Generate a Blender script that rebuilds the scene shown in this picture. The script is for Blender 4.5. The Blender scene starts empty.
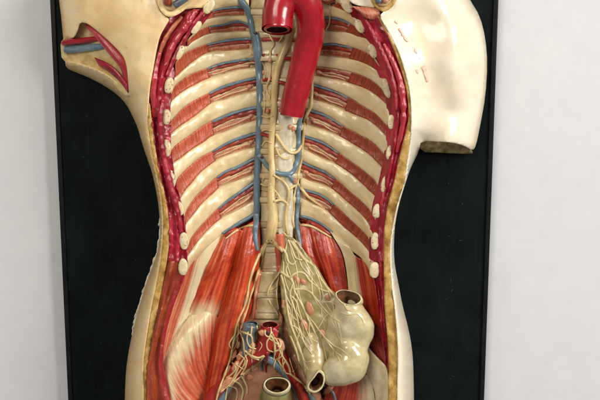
import bpy, bmesh, math, random
import numpy as np
from mathutils import Vector, noise as mnoise
from mathutils.bvhtree import BVHTree
from mathutils.geometry import delaunay_2d_cdt

random.seed(7)
rng = np.random.default_rng(7)
scn = bpy.context.scene
col = scn.collection

# ------------------------------------------------------------------ camera
S = 0.0015            # metres per photograph pixel on the plane of the board
F = 850.0             # focal length in photograph pixels
PITCH = math.atan(F / 5320.0)
fwd = np.array([0, math.cos(PITCH), -math.sin(PITCH)])
upv = np.array([0, math.sin(PITCH), math.cos(PITCH)])
rgt = np.array([1.0, 0, 0])
CAM = -fwd * F * S
cam_d = bpy.data.cameras.new('camera'); cam = bpy.data.objects.new('camera', cam_d); col.objects.link(cam)
cam.location = CAM; cam.rotation_euler = (math.pi / 2 - PITCH, 0, 0)
cam_d.sensor_width = 36; cam_d.lens = F / 600 * 36; cam_d.clip_start = 0.05; cam_d.clip_end = 50
scn.camera = cam

# ------------------------------------------------------------------ world and lamps (a room lit by a window on the right)
w = bpy.data.worlds.new('World'); scn.world = w; w.use_nodes = True
bg = w.node_tree.nodes['Background']
bg.inputs[0].default_value = (0.98, 0.97, 0.95, 1); bg.inputs[1].default_value = 0.24

def area(name, loc, target, size, power, color, size_y=None):
    l = bpy.data.lights.new(name, 'AREA'); l.energy = power; l.color = color
    l.shape = 'RECTANGLE'; l.size = size; l.size_y = size_y or size
    o = bpy.data.objects.new(name, l); col.objects.link(o); o.location = loc
    o.rotation_euler = (Vector(target) - Vector(loc)).to_track_quat('-Z', 'Y').to_euler()
    return o
area('window_light', (2.5, -1.9, 1.1), (0, 0, 0.0), 1.3, 114, (1.0, 0.97, 0.92), 1.6)
area('fill_light', (-0.9, -2.3, 1.2), (0, 0, 0.0), 1.0, 36, (1.0, 0.93, 0.80))  # added fill from the front left, not a lamp of the room

scn.view_settings.view_transform = 'Standard'; scn.view_settings.look = 'None'
scn.view_settings.exposure = 0.0; scn.view_settings.gamma = 1.0
scn.view_settings.use_curve_mapping = False
try:
    scn.cycles.use_denoising = True
except Exception:
    pass

# ------------------------------------------------------------------ geometry helpers
def P(a):
    """photograph pixel x, y and distance d in front of the board -> world point (rows)"""
    a = np.asarray(a, float).reshape(-1, 3)
    dirs = fwd[None] * F + rgt[None] * (a[:, :1] - 300) + upv[None] * (200 - a[:, 1:2])
    t = (-a[:, 2] * S - CAM[1]) / dirs[:, 1]
    return CAM[None] + dirs * t[:, None]

def ray(x, y):
    d = fwd * F + rgt * (x - 300) + upv * (200 - y)
    return Vector(d / np.linalg.norm(d))

ROOT_LOC = P([(275, 440, 0)])[0]
BOARD_LOC = P([(275, 440, 0)])[0]

def crv(pts, n, arclen=True, closed=False):
    """Catmull-Rom through pts, n samples"""
    p = np.asarray(pts, float)
    if len(p) == 1:
        return np.repeat(p, n, 0)
    if closed:
        q = np.vstack([p[-1:], p, p[:2]])
    else:
        q = np.vstack([2 * p[0] - p[1], p, 2 * p[-1] - p[-2]])
    m = len(q) - 3
    K = 14
    out = []
    for i in range(m):
        p0, p1, p2, p3 = q[i:i + 4]
        d1 = max(np.linalg.norm(p1[:2] - p0[:2]), 1e-3) ** .5; d2 = max(np.linalg.norm(p2[:2] - p1[:2]), 1e-3) ** .5; d3 = max(np.linalg.norm(p3[:2] - p2[:2]), 1e-3) ** .5
        m1 = (p1 - p0) / d1 - (p2 - p0) / (d1 + d2) + (p2 - p1) / d2
        m2 = (p2 - p1) / d2 - (p3 - p1) / (d2 + d3) + (p3 - p2) / d3
        m1 = m1 * d2; m2 = m2 * d2
        t = np.linspace(0, 1, K, endpoint=False)[:, None]
        out.append((2 * t**3 - 3 * t**2 + 1) * p1 + (t**3 - 2 * t**2 + t) * m1 + (-2 * t**3 + 3 * t**2) * p2 + (t**3 - t**2) * m2)
    out.append(q[-2:-1] if not closed else q[-2:-1])
    o = np.vstack(out)
    if arclen:
        L = np.concatenate([[0], np.cumsum(np.linalg.norm(np.diff(o[:, :2], axis=0), axis=1) + 1e-6)])
        s = np.linspace(0, L[-1], n)
    else:
        L = np.linspace(0, 1, len(o)); s = np.linspace(0, 1, n)
    return np.stack([np.interp(s, L, o[:, k]) for k in range(o.shape[1])], 1)

def fbm(x, y, sc, seed=0.0, octaves=3):
    return mnoise.fractal(Vector((x * sc, y * sc, seed)), 1.0, 2.0, octaves)

ALL = []   # (verts world, faces) kept for draping vessels and nerves over what lies below

def mesh_obj(name, verts, faces, mat, parent=None, uv=None, uvn=None, smooth=True, solid=True, base=None):
    """verts: world coordinates; stored relative to the thing's base"""
    base = ROOT_LOC if base is None else base
    verts = np.asarray(verts, float)
    me = bpy.data.meshes.new(name)
    me.from_pydata((verts - base[None]).tolist(), [], [list(map(int, f)) for f in faces])
    for nm, data in (('UVMap', uv), ('UVN', uvn)):
        if data is None: continue
        lay = me.uv_layers.new(name=nm)
        li = np.empty(len(me.loops), dtype=np.int32); me.loops.foreach_get('vertex_index', li)
        lay.data.foreach_set('uv', np.asarray(data, np.float32)[li].ravel())
    if smooth:
        me.polygons.foreach_set('use_smooth', np.ones(len(me.polygons), dtype=bool))
    me.materials.append(mat); me.update()
    o = bpy.data.objects.new(name, me); col.objects.link(o)
    if parent is not None:
        o.parent = parent
    if solid:
        ALL.append((verts, faces))
    return o

def grid_faces(nu, nv, wrap=False):
    i, j = np.meshgrid(np.arange(nu - 1), np.arange(nv - (0 if wrap else 1)), indexing='ij')
    j2 = (j + 1) % nv
    return np.stack([(i * nv + j).ravel(), ((i + 1) * nv + j).ravel(), ((i + 1) * nv + j2).ravel(), (i * nv + j2).ravel()], 1)

def fix(verts, faces):
    """wind faces towards the viewer"""
    v = np.asarray(verts); f = faces[len(faces) // 2: len(faces) // 2 + 200]
    n = np.cross(v[f[:, 1]] - v[f[:, 0]], v[f[:, 2]] - v[f[:, 0]]).sum(0)
    return faces[:, ::-1] if n[1] > 0 else faces

def patch(name, rails, mat, parent=None, nu=30, nv=10, bulge=0.0, power=0.5, skirt=4.0, lump=0.0, lsc=0.08, ribbed=0.0, dfn=None, solid=True, ends=True, arclen=True):
    """surface lofted over rails [(x,y,d)...]; a skirt gives it body"""
    R = np.stack([crv(r, nu, arclen) for r in rails])         # m,nu,3
    m = len(rails)
    if m == 2:
        s = np.linspace(0, 1, nv)
        G = R[0][:, None] * (1 - s)[None, :, None] + R[1][:, None] * s[None, :, None]
    else:
        G = np.stack([crv(R[:, i], nv, False) for i in range(nu)])
    s = np.linspace(0, 1, nv)
    if dfn is not None:
        for i in range(nu):
            for j in range(nv):
                G[i, j, 2] = dfn(G[i, j, 0], G[i, j, 1])
    wid = np.linalg.norm(np.diff(G[:, :, :2], axis=1), axis=2).sum(1).mean()
    mid = G[:, nv // 2, :2]
    ul = np.concatenate([[0], np.cumsum(np.linalg.norm(np.diff(mid, axis=0), axis=1))])
    prof = np.maximum(1 - (2 * s - 1) ** 2, 0) ** power
    G[:, :, 2] += bulge * prof[None]
    if lump or ribbed:
        sd = random.random() * 50
        for i in range(nu):
            for j in range(nv):
                x, y = G[i, j, :2]
                if lump: G[i, j, 2] += lump * fbm(x, y, lsc, sd)
                if ribbed: G[i, j, 2] += ribbed * mnoise.noise(Vector((ul[i] * 0.03, s[j] * wid * 0.35, sd)))
    uv = np.stack([np.repeat(ul[:, None], nv, 1), np.repeat((s * wid)[None], nu, 0)], 2)
    un = np.stack([np.repeat(np.linspace(0, 1, nu)[:, None], nv, 1), np.repeat(s[None], nu, 0)], 2)
    if skirt:
        a = G[:, :1].copy(); a[:, :, 2] -= skirt; b = G[:, -1:].copy(); b[:, :, 2] -= skirt
        G = np.concatenate([a, G, b], 1)
        uv = np.concatenate([uv[:, :1], uv, uv[:, -1:]], 1); un = np.concatenate([un[:, :1], un, un[:, -1:]], 1)
        if ends:
            a = G[:1].copy(); a[:, :, 2] -= skirt; b = G[-1:].copy(); b[:, :, 2] -= skirt
            G = np.concatenate([a, G, b], 0)
            uv = np.concatenate([uv[:1], uv, uv[-1:]], 0); un = np.concatenate([un[:1], un, un[-1:]], 0)
    V = P(G.reshape(-1, 3)); Fc = fix(V, grid_faces(G.shape[0], G.shape[1]))
    return mesh_obj(name, V, Fc, mat, parent, uv.reshape(-1, 2), un.reshape(-1, 2), solid=solid)

def chaikin(p, n=2):
    p = np.asarray(p, float)
    for _ in range(n):
        q = np.roll(p, -1, 0)
        p = np.stack([p * .75 + q * .25, p * .25 + q * .75], 1).reshape(-1, 2)
    return p

def inside(poly, pts):
    x, y = pts[:, 0], pts[:, 1]; c = np.zeros(len(pts), bool)
    a = poly; b = np.roll(poly, -1, 0)
    for (x1, y1), (x2, y2) in zip(a, b):
        if y1 == y2: continue
        k = ((y1 > y) != (y2 > y)) & (x < (x2 - x1) * (y - y1) / (y2 - y1) + x1)
        c ^= k
    return c

def seg_dist(pts, line, closed=False):
    pts = np.asarray(pts, float).reshape(-1, 2); line = np.asarray(line, float)
    a = line if closed else line[:-1]; b = np.roll(line, -1, 0) if closed else line[1:]
    out = np.full(len(pts), 1e9)
    for p, q in zip(a, b):
        d = q - p; L = (d ** 2).sum()
        if L < 1e-9: continue
        t = np.clip(((pts - p) @ d) / L, 0, 1)
        out = np.minimum(out, np.linalg.norm(pts - p - t[:, None] * d, axis=1))
    return out

def plate(name, poly, dfn, mat, parent=None, res=2.5, skirt=6.0, smooth=2, lump=0.0, lsc=0.06, rag=0.0, solid=True, bevel=0.0, floor=None):
    """a solid slab with a free outline: dfn(pts) -> d for each (x,y)"""
    b = chaikin(poly, smooth) if smooth else np.asarray(poly, float)
    # resample the outline
    q = np.vstack([b, b[:1]]); L = np.concatenate([[0], np.cumsum(np.linalg.norm(np.diff(q, axis=0), axis=1))])
    n = max(8, int(L[-1] / (res * 0.8)))
    s = np.linspace(0, L[-1], n, endpoint=False)
    b = np.stack([np.interp(s, L, q[:, 0]), np.interp(s, L, q[:, 1])], 1)
    if rag:
        b = b + np.array([[rag * mnoise.noise(Vector((x * .5, y * .5, 3))), rag * mnoise.noise(Vector((x * .5, y * .5, 9)))] for x, y in b])
    x0, y0 = b.min(0); x1, y1 = b.max(0)
    gx, gy = np.meshgrid(np.arange(x0, x1, res), np.arange(y0, y1, res))
    g = np.stack([gx.ravel(), gy.ravel()], 1); g[:, 0] += (np.round(g[:, 1] / res) % 2) * res * .5
    g = g[inside(b, g)]
    if len(g):
        g = g[seg_dist(g, b, True) > res * .55]
    pts = np.vstack([b, g]) if len(g) else b
    nb = len(b)
    v2, _, f2, ov, _, _ = delaunay_2d_cdt([Vector(p) for p in pts], [(i, (i + 1) % nb) for i in range(nb)], [], 1, 1e-4)
    pts = np.array([[v.x, v.y] for v in v2])
    f = np.array([t for t in f2 if len(t) == 3])
    cen = pts[f].mean(1); f = f[inside(b, cen)]
    d = np.asarray(dfn(pts), float).copy()
    if lump:
        sd = random.random() * 50
        d += lump * np.array([fbm(x, y, lsc, sd) for x, y in pts])
    if bevel:
        e = seg_dist(pts, b, True); d -= bevel * np.clip(1 - e / (bevel * 1.3), 0, 1) ** 2
    V3 = np.column_stack([pts, d])
    a = pts[f[:, 1]] - pts[f[:, 0]]; c = pts[f[:, 2]] - pts[f[:, 0]]
    sg = a[:, 0] * c[:, 1] - a[:, 1] * c[:, 0]
    f[sg > 0] = f[sg > 0][:, ::-1]       # image y points down: this winding faces the viewer
    faces = [tuple(t) for t in f]
    if skirt:
        cnt = {}
        for t in f:
            for k in range(3):
                e = (int(t[k]), int(t[(k + 1) % 3])); cnt[e] = 1
        edges = [e for e in cnt if (e[1], e[0]) not in cnt]
        idx = {}; ex = []
        for e in edges:
            for i in e:
                if i not in idx:
                    idx[i] = len(V3) + len(ex); ex.append([V3[i, 0], V3[i, 1], V3[i, 2] - skirt if floor is None else floor])
        faces += [(e[1], e[0], idx[e[0]], idx[e[1]]) for e in edges]
        V3 = np.vstack([V3, np.array(ex)])
    return mesh_obj(name, P(V3), faces, mat, parent, V3[:, :2].copy(), V3[:, :2].copy(), solid=solid)

BVH = [None]
def bake():
    vs, fs, k = [], [], 0
    for v, f in ALL:
        vs.append(v); fs += [[int(i) + k for i in t] for t in f]; k += len(v)
    BVH[0] = BVHTree.FromPolygons(np.vstack(vs).tolist(), fs)
def depth_at(x, y):
    h = BVH[0].ray_cast(Vector(CAM), ray(x, y))
    return 20.0 if h[0] is None else -h[0].y / S
def resamp(pts, step=1.6):
    p = np.asarray(pts, float)
    L = np.linalg.norm(np.diff(p[:, :2], axis=0), axis=1).sum()
    return crv(p, max(6, int(L / step)))

def tube(name, pts, r, mat, parent=None, lift=None, n=8, flat=1.0, step=1.6, wob=0.0, smooth=3, solid=True, cap=True, clampd=None):
    """round vessel through pts; with lift set, pts are (x,y) and it lies on what is below"""
    if lift is not None:
        p = resamp([q[:2] for q in pts], step)
        d = np.array([depth_at(x, y) for x, y in p])
        if clampd: d = np.clip(d, clampd[0], clampd[1])
        for _ in range(smooth):
            e = np.pad(d, 1, mode='edge'); d2 = (e[:-2] + 2 * e[1:-1] + e[2:]) / 4
            d = np.maximum(d2, d * .5 + d2 * .5)
        p = np.column_stack([p, d + lift])
    else:
        p = resamp(pts, step)
    rr = np.atleast_1d(np.asarray(r, float)); rr = np.interp(np.linspace(0, 1, len(p)), np.linspace(0, 1, len(rr)), rr) if len(rr) > 1 else np.full(len(p), rr[0])
    if wob:
        sd = random.random() * 90
        rr = rr * (1 + wob * np.array([mnoise.noise(Vector((i * step * .22, sd, 0))) for i in range(len(p))]))
    W = P(p); T = np.gradient(W, axis=0); T /= np.linalg.norm(T, axis=1)[:, None] + 1e-12
    ref = np.array([0, -1.0, 0]); rings = []
    A = ref - T[0] * (ref @ T[0]); A /= np.linalg.norm(A) + 1e-9
    ang = np.linspace(0, 2 * math.pi, n, endpoint=False)
    ul = np.concatenate([[0], np.cumsum(np.linalg.norm(np.diff(W, axis=0), axis=1))]) / S
    for i in range(len(p)):
        A = A - T[i] * (A @ T[i]); A /= np.linalg.norm(A) + 1e-9
        B = np.cross(T[i], A)
        rings.append(W[i] + rr[i] * S * (np.cos(ang)[:, None] * A * flat + np.sin(ang)[:, None] * B))
    if cap:   # round the ends
        for end, sgn in ((0, -1), (-1, 1)):
            c = W[end]; ring = rings[end]; extra = []
            for q in (.75, .3):
                extra.append(c + (ring - c) * q + T[end] * sgn * rr[end] * S * .5 * (1 - q * .8))
            rings = extra[::-1] + rings if end == 0 else rings + extra
            ul = np.concatenate([[ul[0]] * 2, ul]) if end == 0 else np.concatenate([ul, [ul[-1]] * 2])
    V = np.vstack(rings); Fc = list(map(tuple, grid_faces(len(rings), n, True)[:, ::-1]))
    if cap:
        Fc.append(tuple(range(n))[::1]); m = len(V) - n; Fc.append(tuple(m + k for k in range(n))[::-1])
    vv = np.tile(ang / (2 * math.pi) * 2 * math.pi * rr.mean(), len(rings))
    uv = np.column_stack([np.repeat(ul, n), vv])
    un = np.column_stack([np.repeat(np.linspace(0, 1, len(rings)), n), np.tile(ang / (2 * math.pi), len(rings))])
    return mesh_obj(name, V, Fc, mat, parent, uv, un, solid=solid)

def blob(name, x, y, d, rx, ry, rd, ang, mat, parent=None, lump=0.12, solid=True, sub=3, power=1.0):
    bm = bmesh.new(); bmesh.ops.create_icosphere(bm, subdivisions=sub, radius=1)
    ca, sa = math.cos(ang), math.sin(ang); sd = random.random() * 40
    pts = []
    for v in bm.verts:
        k = 1 + lump * mnoise.noise(v.co * 1.6 + Vector((sd, 0, 0)))
        c = v.co * k
        if power != 1.0:
            c = Vector([math.copysign(abs(t) ** power, t) for t in c])
        a, b = c.x * rx, c.y * ry
        pts.append((x + a * ca - b * sa, y + a * sa + b * ca, d + c.z * rd))
    F_ = [tuple(v.index for v in f.verts)[::-1] for f in bm.faces]; bm.free()
    pts = np.array(pts)
    return mesh_obj(name, P(pts), F_, mat, parent, pts[:, :2], pts[:, :2], solid=solid)

def ringed(name, rim, mat, parent, lumen_mat, lumen_name, wall=2.2, deep=10, lipround=1.2, axis=(0, 4, -10)):
    """the cut mouth of a hollow organ: an outer lip (closed outline x,y,d) and a lumen going in"""
    o = crv(rim, 40, closed=True)[:-1]; c = o.mean(0)
    rows = []
    au = np.array(axis, float); au /= np.linalg.norm(au)
    for k, (q, dd) in enumerate(((1.005, 6), (1.045, 3), (1.03, .8), (1.0, -.3), (0.94, -.8), (1 - wall * .6 / 10, -.4))):
        rows.append(c + (o - c) * q + au * dd)
    n = len(o); V = np.vstack(rows); Fc = list(map(tuple, grid_faces(len(rows), n, True)))
    ob = mesh_obj(name, P(V), Fc, mat, parent, V[:, :2], V[:, :2])
    rows2 = []
    base = c + (o - c) * (1 - wall / 10); base[:, 2] = o[:, 2] + .2
    for k, t in enumerate((0, .25, .6, 1.0)):
        r = c + (base - c) * (1 - .55 * t * t); r = r + np.array(axis) * t * deep / 10; rows2.append(r)
    V2 = np.vstack(rows2 + [rows2[-1].mean(0)[None] + np.array(axis) * .5]); F2 = list(map(tuple, grid_faces(len(rows2), n, True)))
    m = (len(rows2) - 1) * n; F2 += [(m + k, m + (k + 1) % n, len(V2) - 1) for k in range(n)]
    mesh_obj(lumen_name, P(V2), F2, lumen_mat, ob, V2[:, :2], V2[:, :2])
    return ob

# ------------------------------------------------------------------ materials
def ramp(nt, stops):
    r = nt.nodes.new('ShaderNodeValToRGB'); e = r.color_ramp.elements
    while len(e) < len(stops): e.new(0.5)
    for k, (p, c) in enumerate(stops):
        e[k].position = p; e[k].color = (*c, 1)
    return r

def mat(name, stops, scale=(0.1, 0.1), rot=0.0, rough=0.35, bump=0.25, bdist=0.6, detail=4, blotch=None, bscale=0.03, spots=None, spec=0.5, coat=0.25, uvmap='UVMap', dist=0.0, rough_var=0.12, bump2=0.0, flecks=None, mottle=.14):
    """varnished painted plaster: streaky noise over the surface's own coordinates (in pixels of the photograph)"""
    m = bpy.data.materials.new(name); m.use_nodes = True; nt = m.node_tree; N = nt.nodes; Lk = nt.links
    b = N['Principled BSDF']
    tc = N.new('ShaderNodeUVMap'); tc.uv_map = uvmap
    mp = N.new('ShaderNodeMapping'); mp.inputs['Scale'].default_value = (scale[0], scale[1], 1)
    rt = N.new('ShaderNodeMapping'); rt.inputs['Rotation'].default_value = (0, 0, rot)
    Lk.new(tc.outputs[0], rt.inputs[0]); Lk.new(rt.outputs[0], mp.inputs[0])
    oi = N.new('ShaderNodeObjectInfo')
    off = N.new('ShaderNodeVectorMath'); off.operation = 'MULTIPLY_ADD'
    cmb = N.new('ShaderNodeCombineXYZ'); 
    for k in range(3): Lk.new(oi.outputs['Random'], cmb.inputs[k])
    off.inputs[1].default_value = (37, 53, 71); Lk.new(cmb.outputs[0], off.inputs[0]); Lk.new(mp.outputs[0], off.inputs[2])
    nz = N.new('ShaderNodeTexNoise'); nz.inputs['Scale'].default_value = 1; nz.inputs['Detail'].default_value = detail; nz.inputs['Distortion'].default_value = dist
    Lk.new(off.outputs[0], nz.inputs['Vector'])
    cr = ramp(nt, stops); Lk.new(nz.outputs[0], cr.inputs[0]); c = cr.outputs[0]
    def mix(a, color, fac, kind='MIX'):
        mx = N.new('ShaderNodeMix'); mx.data_type = 'RGBA'; mx.blend_type = kind
        Lk.new(fac, mx.inputs[0]); Lk.new(a, mx.inputs[6]); mx.inputs[7].default_value = (*color, 1)
        return mx.outputs[2]
    def noise2(sc, det=3):
        n2 = N.new('ShaderNodeTexNoise'); n2.inputs['Scale'].default_value = sc; n2.inputs['Detail'].default_value = det
        o2 = N.new('ShaderNodeVectorMath'); o2.operation = 'ADD'; Lk.new(tc.outputs[0], o2.inputs[0]); Lk.new(cmb.outputs[0], o2.inputs[1])
        Lk.new(o2.outputs[0], n2.inputs['Vector']); return n2.outputs[0]
    def rng_(v, a, z, to=1.0):
        r = N.new('ShaderNodeMapRange'); r.interpolation_type = 'SMOOTHSTEP'; r.inputs[1].default_value = a; r.inputs[2].default_value = z; r.inputs[4].default_value = to
        Lk.new(v, r.inputs[0]); return r.outputs[0]
    mr = N.new('ShaderNodeMapRange'); mr.inputs[1].default_value = .3; mr.inputs[2].default_value = .7; mr.inputs[3].default_value = 1 - mottle; mr.inputs[4].default_value = 1 + mottle * .6
    Lk.new(noise2(.22, 6), mr.inputs[0])
    mm = N.new('ShaderNodeVectorMath'); mm.operation = 'SCALE'; Lk.new(c, mm.inputs[0]); Lk.new(mr.outputs[0], mm.inputs['Scale']); c = mm.outputs[0]
    if blotch:
        c = mix(c, blotch, rng_(noise2(bscale), .48, .68, .75))
    if spots:
        vo = N.new('ShaderNodeTexVoronoi'); vo.inputs['Scale'].default_value = spots[1]; Lk.new(tc.outputs[0], vo.inputs['Vector'])
        c = mix(c, spots[0], rng_(vo.outputs['Distance'], spots[2], spots[2] * .5, spots[3] if len(spots) > 3 else .9))
    if flecks:
        c = mix(c, flecks[0], rng_(noise2(flecks[1], 2), flecks[2], flecks[2] + .05, .85))
    Lk.new(c, b.inputs['Base Color'])
    rr = N.new('ShaderNodeMapRange'); rr.inputs[3].default_value = max(.05, rough - rough_var); rr.inputs[4].default_value = rough + rough_var
    Lk.new(noise2(.15, 4), rr.inputs[0]); Lk.new(rr.outputs[0], b.inputs['Roughness'])
    b.inputs['Specular IOR Level'].default_value = spec; b.inputs['Coat Weight'].default_value = coat; b.inputs['Coat Roughness'].default_value = .12
    bp = N.new('ShaderNodeBump'); bp.inputs['Strength'].default_value = bump; bp.inputs['Distance'].default_value = bdist * S
    h = nz.outputs[0]
    ad = N.new('ShaderNodeMath'); ad.operation = 'MULTIPLY_ADD'; ad.inputs[1].default_value = 0.35 + bump2; Lk.new(noise2(.35, 3), ad.inputs[0]); Lk.new(h, ad.inputs[2])
    Lk.new(ad.outputs[0], bp.inputs['Height']); Lk.new(bp.outputs[0], b.inputs['Normal'])
    if coat: Lk.new(bp.outputs[0], b.inputs['Coat Normal'])
    m['c'] = 1
    return m

def hatch_mat(name, dark, light, edge, lo=.595, uend=0.0):
    """muscle painted with short strokes across the band; strokes end unevenly at both edges"""
    m = mat(name, [(0.32, dark), (0.5, tuple((a + b) / 2 for a, b in zip(dark, light))), (0.66, light)], scale=(1.25, .06), rot=.0, rough=.38, bump=.75, bdist=1.1, detail=3)
    nt = m.node_tree; N = nt.nodes; Lk = nt.links; b = N['Principled BSDF']
    src = b.inputs['Base Color'].links[0].from_socket
    un = N.new('ShaderNodeUVMap'); un.uv_map = 'UVN'; sp = N.new('ShaderNodeSeparateXYZ'); Lk.new(un.outputs[0], sp.inputs[0])
    a = N.new('ShaderNodeMath'); a.operation = 'SUBTRACT'; a.inputs[1].default_value = .5; Lk.new(sp.outputs[1], a.inputs[0])
    ab = N.new('ShaderNodeMath'); ab.operation = 'ABSOLUTE'; Lk.new(a.outputs[0], ab.inputs[0])
    uv = N.new('ShaderNodeUVMap'); uv.uv_map = 'UVMap'; mp = N.new('ShaderNodeMapping'); mp.inputs['Scale'].default_value = (.75, .01, 1); Lk.new(uv.outputs[0], mp.inputs[0])
    nz = N.new('ShaderNodeTexNoise'); nz.inputs['Scale'].default_value = 1; nz.inputs['Detail'].default_value = 2; Lk.new(mp.outputs[0], nz.inputs['Vector'])
    ma = N.new('ShaderNodeMath'); ma.operation = 'MULTIPLY_ADD'; ma.inputs[1].default_value = .22; Lk.new(nz.outputs[0], ma.inputs[0]); Lk.new(ab.outputs[0], ma.inputs[2])
    r = N.new('ShaderNodeMapRange'); r.inputs[1].default_value = lo; r.inputs[2].default_value = lo + .04; Lk.new(ma.outputs[0], r.inputs[0])
    mx = N.new('ShaderNodeMix'); mx.data_type = 'RGBA'; Lk.new(r.outputs[0], mx.inputs[0]); Lk.new(src, mx.inputs[6]); mx.inputs[7].default_value = (*edge, 1)
    Lk.new(mx.outputs[2], b.inputs['Base Color'])
    return m

def fade(key, new, axis, a, b_, color, amp=.5, sc=(.012, .35), rot=0.0):
    """muscle fibres running out into tendon: painted colour changes along or across the sheet"""
    m = M[key].copy(); m.name = new; nt = m.node_tree; N = nt.nodes; Lk = nt.links; b = N['Principled BSDF']
    src = b.inputs['Base Color'].links[0].from_socket
    un = N.new('ShaderNodeUVMap'); un.uv_map = 'UVN'; sp = N.new('ShaderNodeSeparateXYZ'); Lk.new(un.outputs[0], sp.inputs[0])
    uv = N.new('ShaderNodeUVMap'); uv.uv_map = 'UVMap'; mp = N.new('ShaderNodeMapping'); mp.inputs['Scale'].default_value = (*sc, 1); rt = N.new('ShaderNodeMapping'); rt.inputs['Rotation'].default_value = (0, 0, rot); Lk.new(uv.outputs[0], rt.inputs[0]); Lk.new(rt.outputs[0], mp.inputs[0])
    nz = N.new('ShaderNodeTexNoise'); nz.inputs['Scale'].default_value = 1; nz.inputs['Detail'].default_value = 5; Lk.new(mp.outputs[0], nz.inputs['Vector'])
    ma = N.new('ShaderNodeMath'); ma.operation = 'MULTIPLY_ADD'; ma.inputs[1].default_value = amp; Lk.new(nz.outputs[0], ma.inputs[0]); Lk.new(sp.outputs[axis], ma.inputs[2])
    r = N.new('ShaderNodeMapRange'); r.interpolation_type = 'SMOOTHSTEP'; r.inputs[1].default_value = a + amp * .5; r.inputs[2].default_value = b_ + amp * .5; Lk.new(ma.outputs[0], r.inputs[0])
    mx = N.new('ShaderNodeMix'); mx.data_type = 'RGBA'; Lk.new(r.outputs[0], mx.inputs[0]); Lk.new(src, mx.inputs[6]); mx.inputs[7].default_value = (*color, 1)
    Lk.new(mx.outputs[2], b.inputs['Base Color']); M[new] = m
M = {}
M['skin'] = mat('cream_skin_paint', [(.3, (.72, .48, .215)), (.5, (.82, .595, .305)), (.75, (.86, .68, .40))], (.03, .03), rough=.36, bump=.12, blotch=(.76, .50, .24), bscale=.035, flecks=((.72, .50, .26), .13, .66), coat=.1, bump2=.5, mottle=.03)
M['skin_pale'] = mat('ivory_skin_paint', [(.3, (.70, .61, .45)), (.5, (.79, .71, .55)), (.75, (.82, .76, .62))], (.03, .03), rough=.33, bump=.12, blotch=(.78, .66, .46), bscale=.03, coat=.25, mottle=.02)
M['scuff'] = mat('pink_worn_paint', [(.3, (.74, .45, .33)), (.7, (.80, .58, .44))], (.3, .3), rough=.5, coat=0)
M['plaster'] = mat('chipped_white_plaster', [(.35, (.45, .41, .33)), (.6, (.74, .70, .60))], (.35, .35), rough=.7, bump=.8, coat=0)
M['fat'] = mat('ochre_fat_paint', [(.3, (.26, .12, .02)), (.5, (.46, .27, .06)), (.72, (.60, .41, .15))], (.14, .10), rough=.4, bump=.6, bdist=1.2, spots=((.24, .11, .03), .30, .22, .55))
M['fat_cut'] = mat('yellow_fat_paint', [(.3, (.44, .30, .10)), (.55, (.60, .46, .20)), (.75, (.62, .52, .30))], (.12, .12), rough=.4, bump=.5, blotch=(.45, .20, .10), bscale=.07)
M['crimson'] = mat('crimson_muscle_paint', [(.28, (.13, .003, .006)), (.45, (.28, .005, .016)), (.6, (.41, .010, .036)), (.8, (.54, .07, .09))], (.045, .24), rough=.36, bump=.35, bdist=1.6, detail=5, dist=.6, coat=.25)
M['maroon'] = mat('maroon_muscle_paint', [(.3, (.12, .01, .012)), (.5, (.24, .02, .022)), (.7, (.36, .06, .045))], (.04, .3), rough=.3, bump=.8, bdist=1.5, detail=5, coat=.4)
M['brownred'] = mat('brown_red_muscle_paint', [(.3, (.15, .016, .006)), (.5, (.29, .042, .014)), (.7, (.38, .075, .03))], (.035, .3), rough=.33, bump=.7, bdist=1.4, detail=5, flecks=((.58, .36, .22), .5, .76))
M['strap'] = mat('pink_red_strap_paint', [(.3, (.32, .010, .024)), (.55, (.44, .03, .045)), (.75, (.54, .12, .11))], (.05, .35), rough=.25, bump=.5, coat=.5)
M['orange_strap'] = mat('orange_strap_paint', [(.3, (.34, .07, .03)), (.7, (.52, .19, .09))], (.05, .35), rough=.3)
M['aorta'] = mat('red_artery_enamel', [(.3, (.26, .002, .007)), (.55, (.36, .004, .013)), (.8, (.42, .008, .02))], (.05, .09), rough=.26, bump=.16, coat=.5)
M['artery'] = mat('dark_red_vessel_paint', [(.3, (.20, .010, .005)), (.6, (.36, .025, .012))], (.1, .2), rough=.32, bump=.3)
M['artery_small'] = mat('brown_red_vessel_paint', [(.3, (.15, .010, .005)), (.5, (.29, .030, .014)), (.68, (.40, .075, .035)), (.8, (.52, .26, .14))], (.10, .35), rough=.34, bump=.5)
M['iliac'] = mat('bright_red_artery_enamel', [(.3, (.24, .006, .006)), (.55, (.36, .015, .010)), (.8, (.43, .03, .018))], (.06, .1), rough=.3, bump=.2, coat=.4)
M['vein'] = mat('blue_vein_paint', [(.3, (.08, .13, .17)), (.55, (.14, .215, .27)), (.78, (.22, .29, .33))], (.07, .14), rough=.34, bump=.3, coat=.3)
M['vein_grey'] = mat('grey_blue_vein_paint', [(.3, (.04, .062, .075)), (.55, (.10, .135, .155)), (.78, (.20, .23, .24))], (.10, .2), rough=.36, bump=.4)
M['bone'] = mat('cream_bone_paint', [(.3, (.58, .43, .215)), (.5, (.71, .565, .32)), (.75, (.77, .65, .42))], (.03, .09), rough=.34, bump=.22, coat=.3, blotch=(.62, .47, .26), bscale=.045, mottle=.07, rough_var=.2)
M['bone_end'] = mat('porous_bone_paint', [(.35, (.64, .51, .29)), (.7, (.76, .65, .43))], (.2, .2), rough=.45, bump=.4, flecks=((.30, .12, .05), .38, .62))
M['spine'] = mat('vertebra_paint', [(.3, (.42, .30, .14)), (.5, (.58, .46, .26)), (.75, (.68, .59, .40))], (.06, .05), rough=.3, bump=.25, coat=.4)
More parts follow.
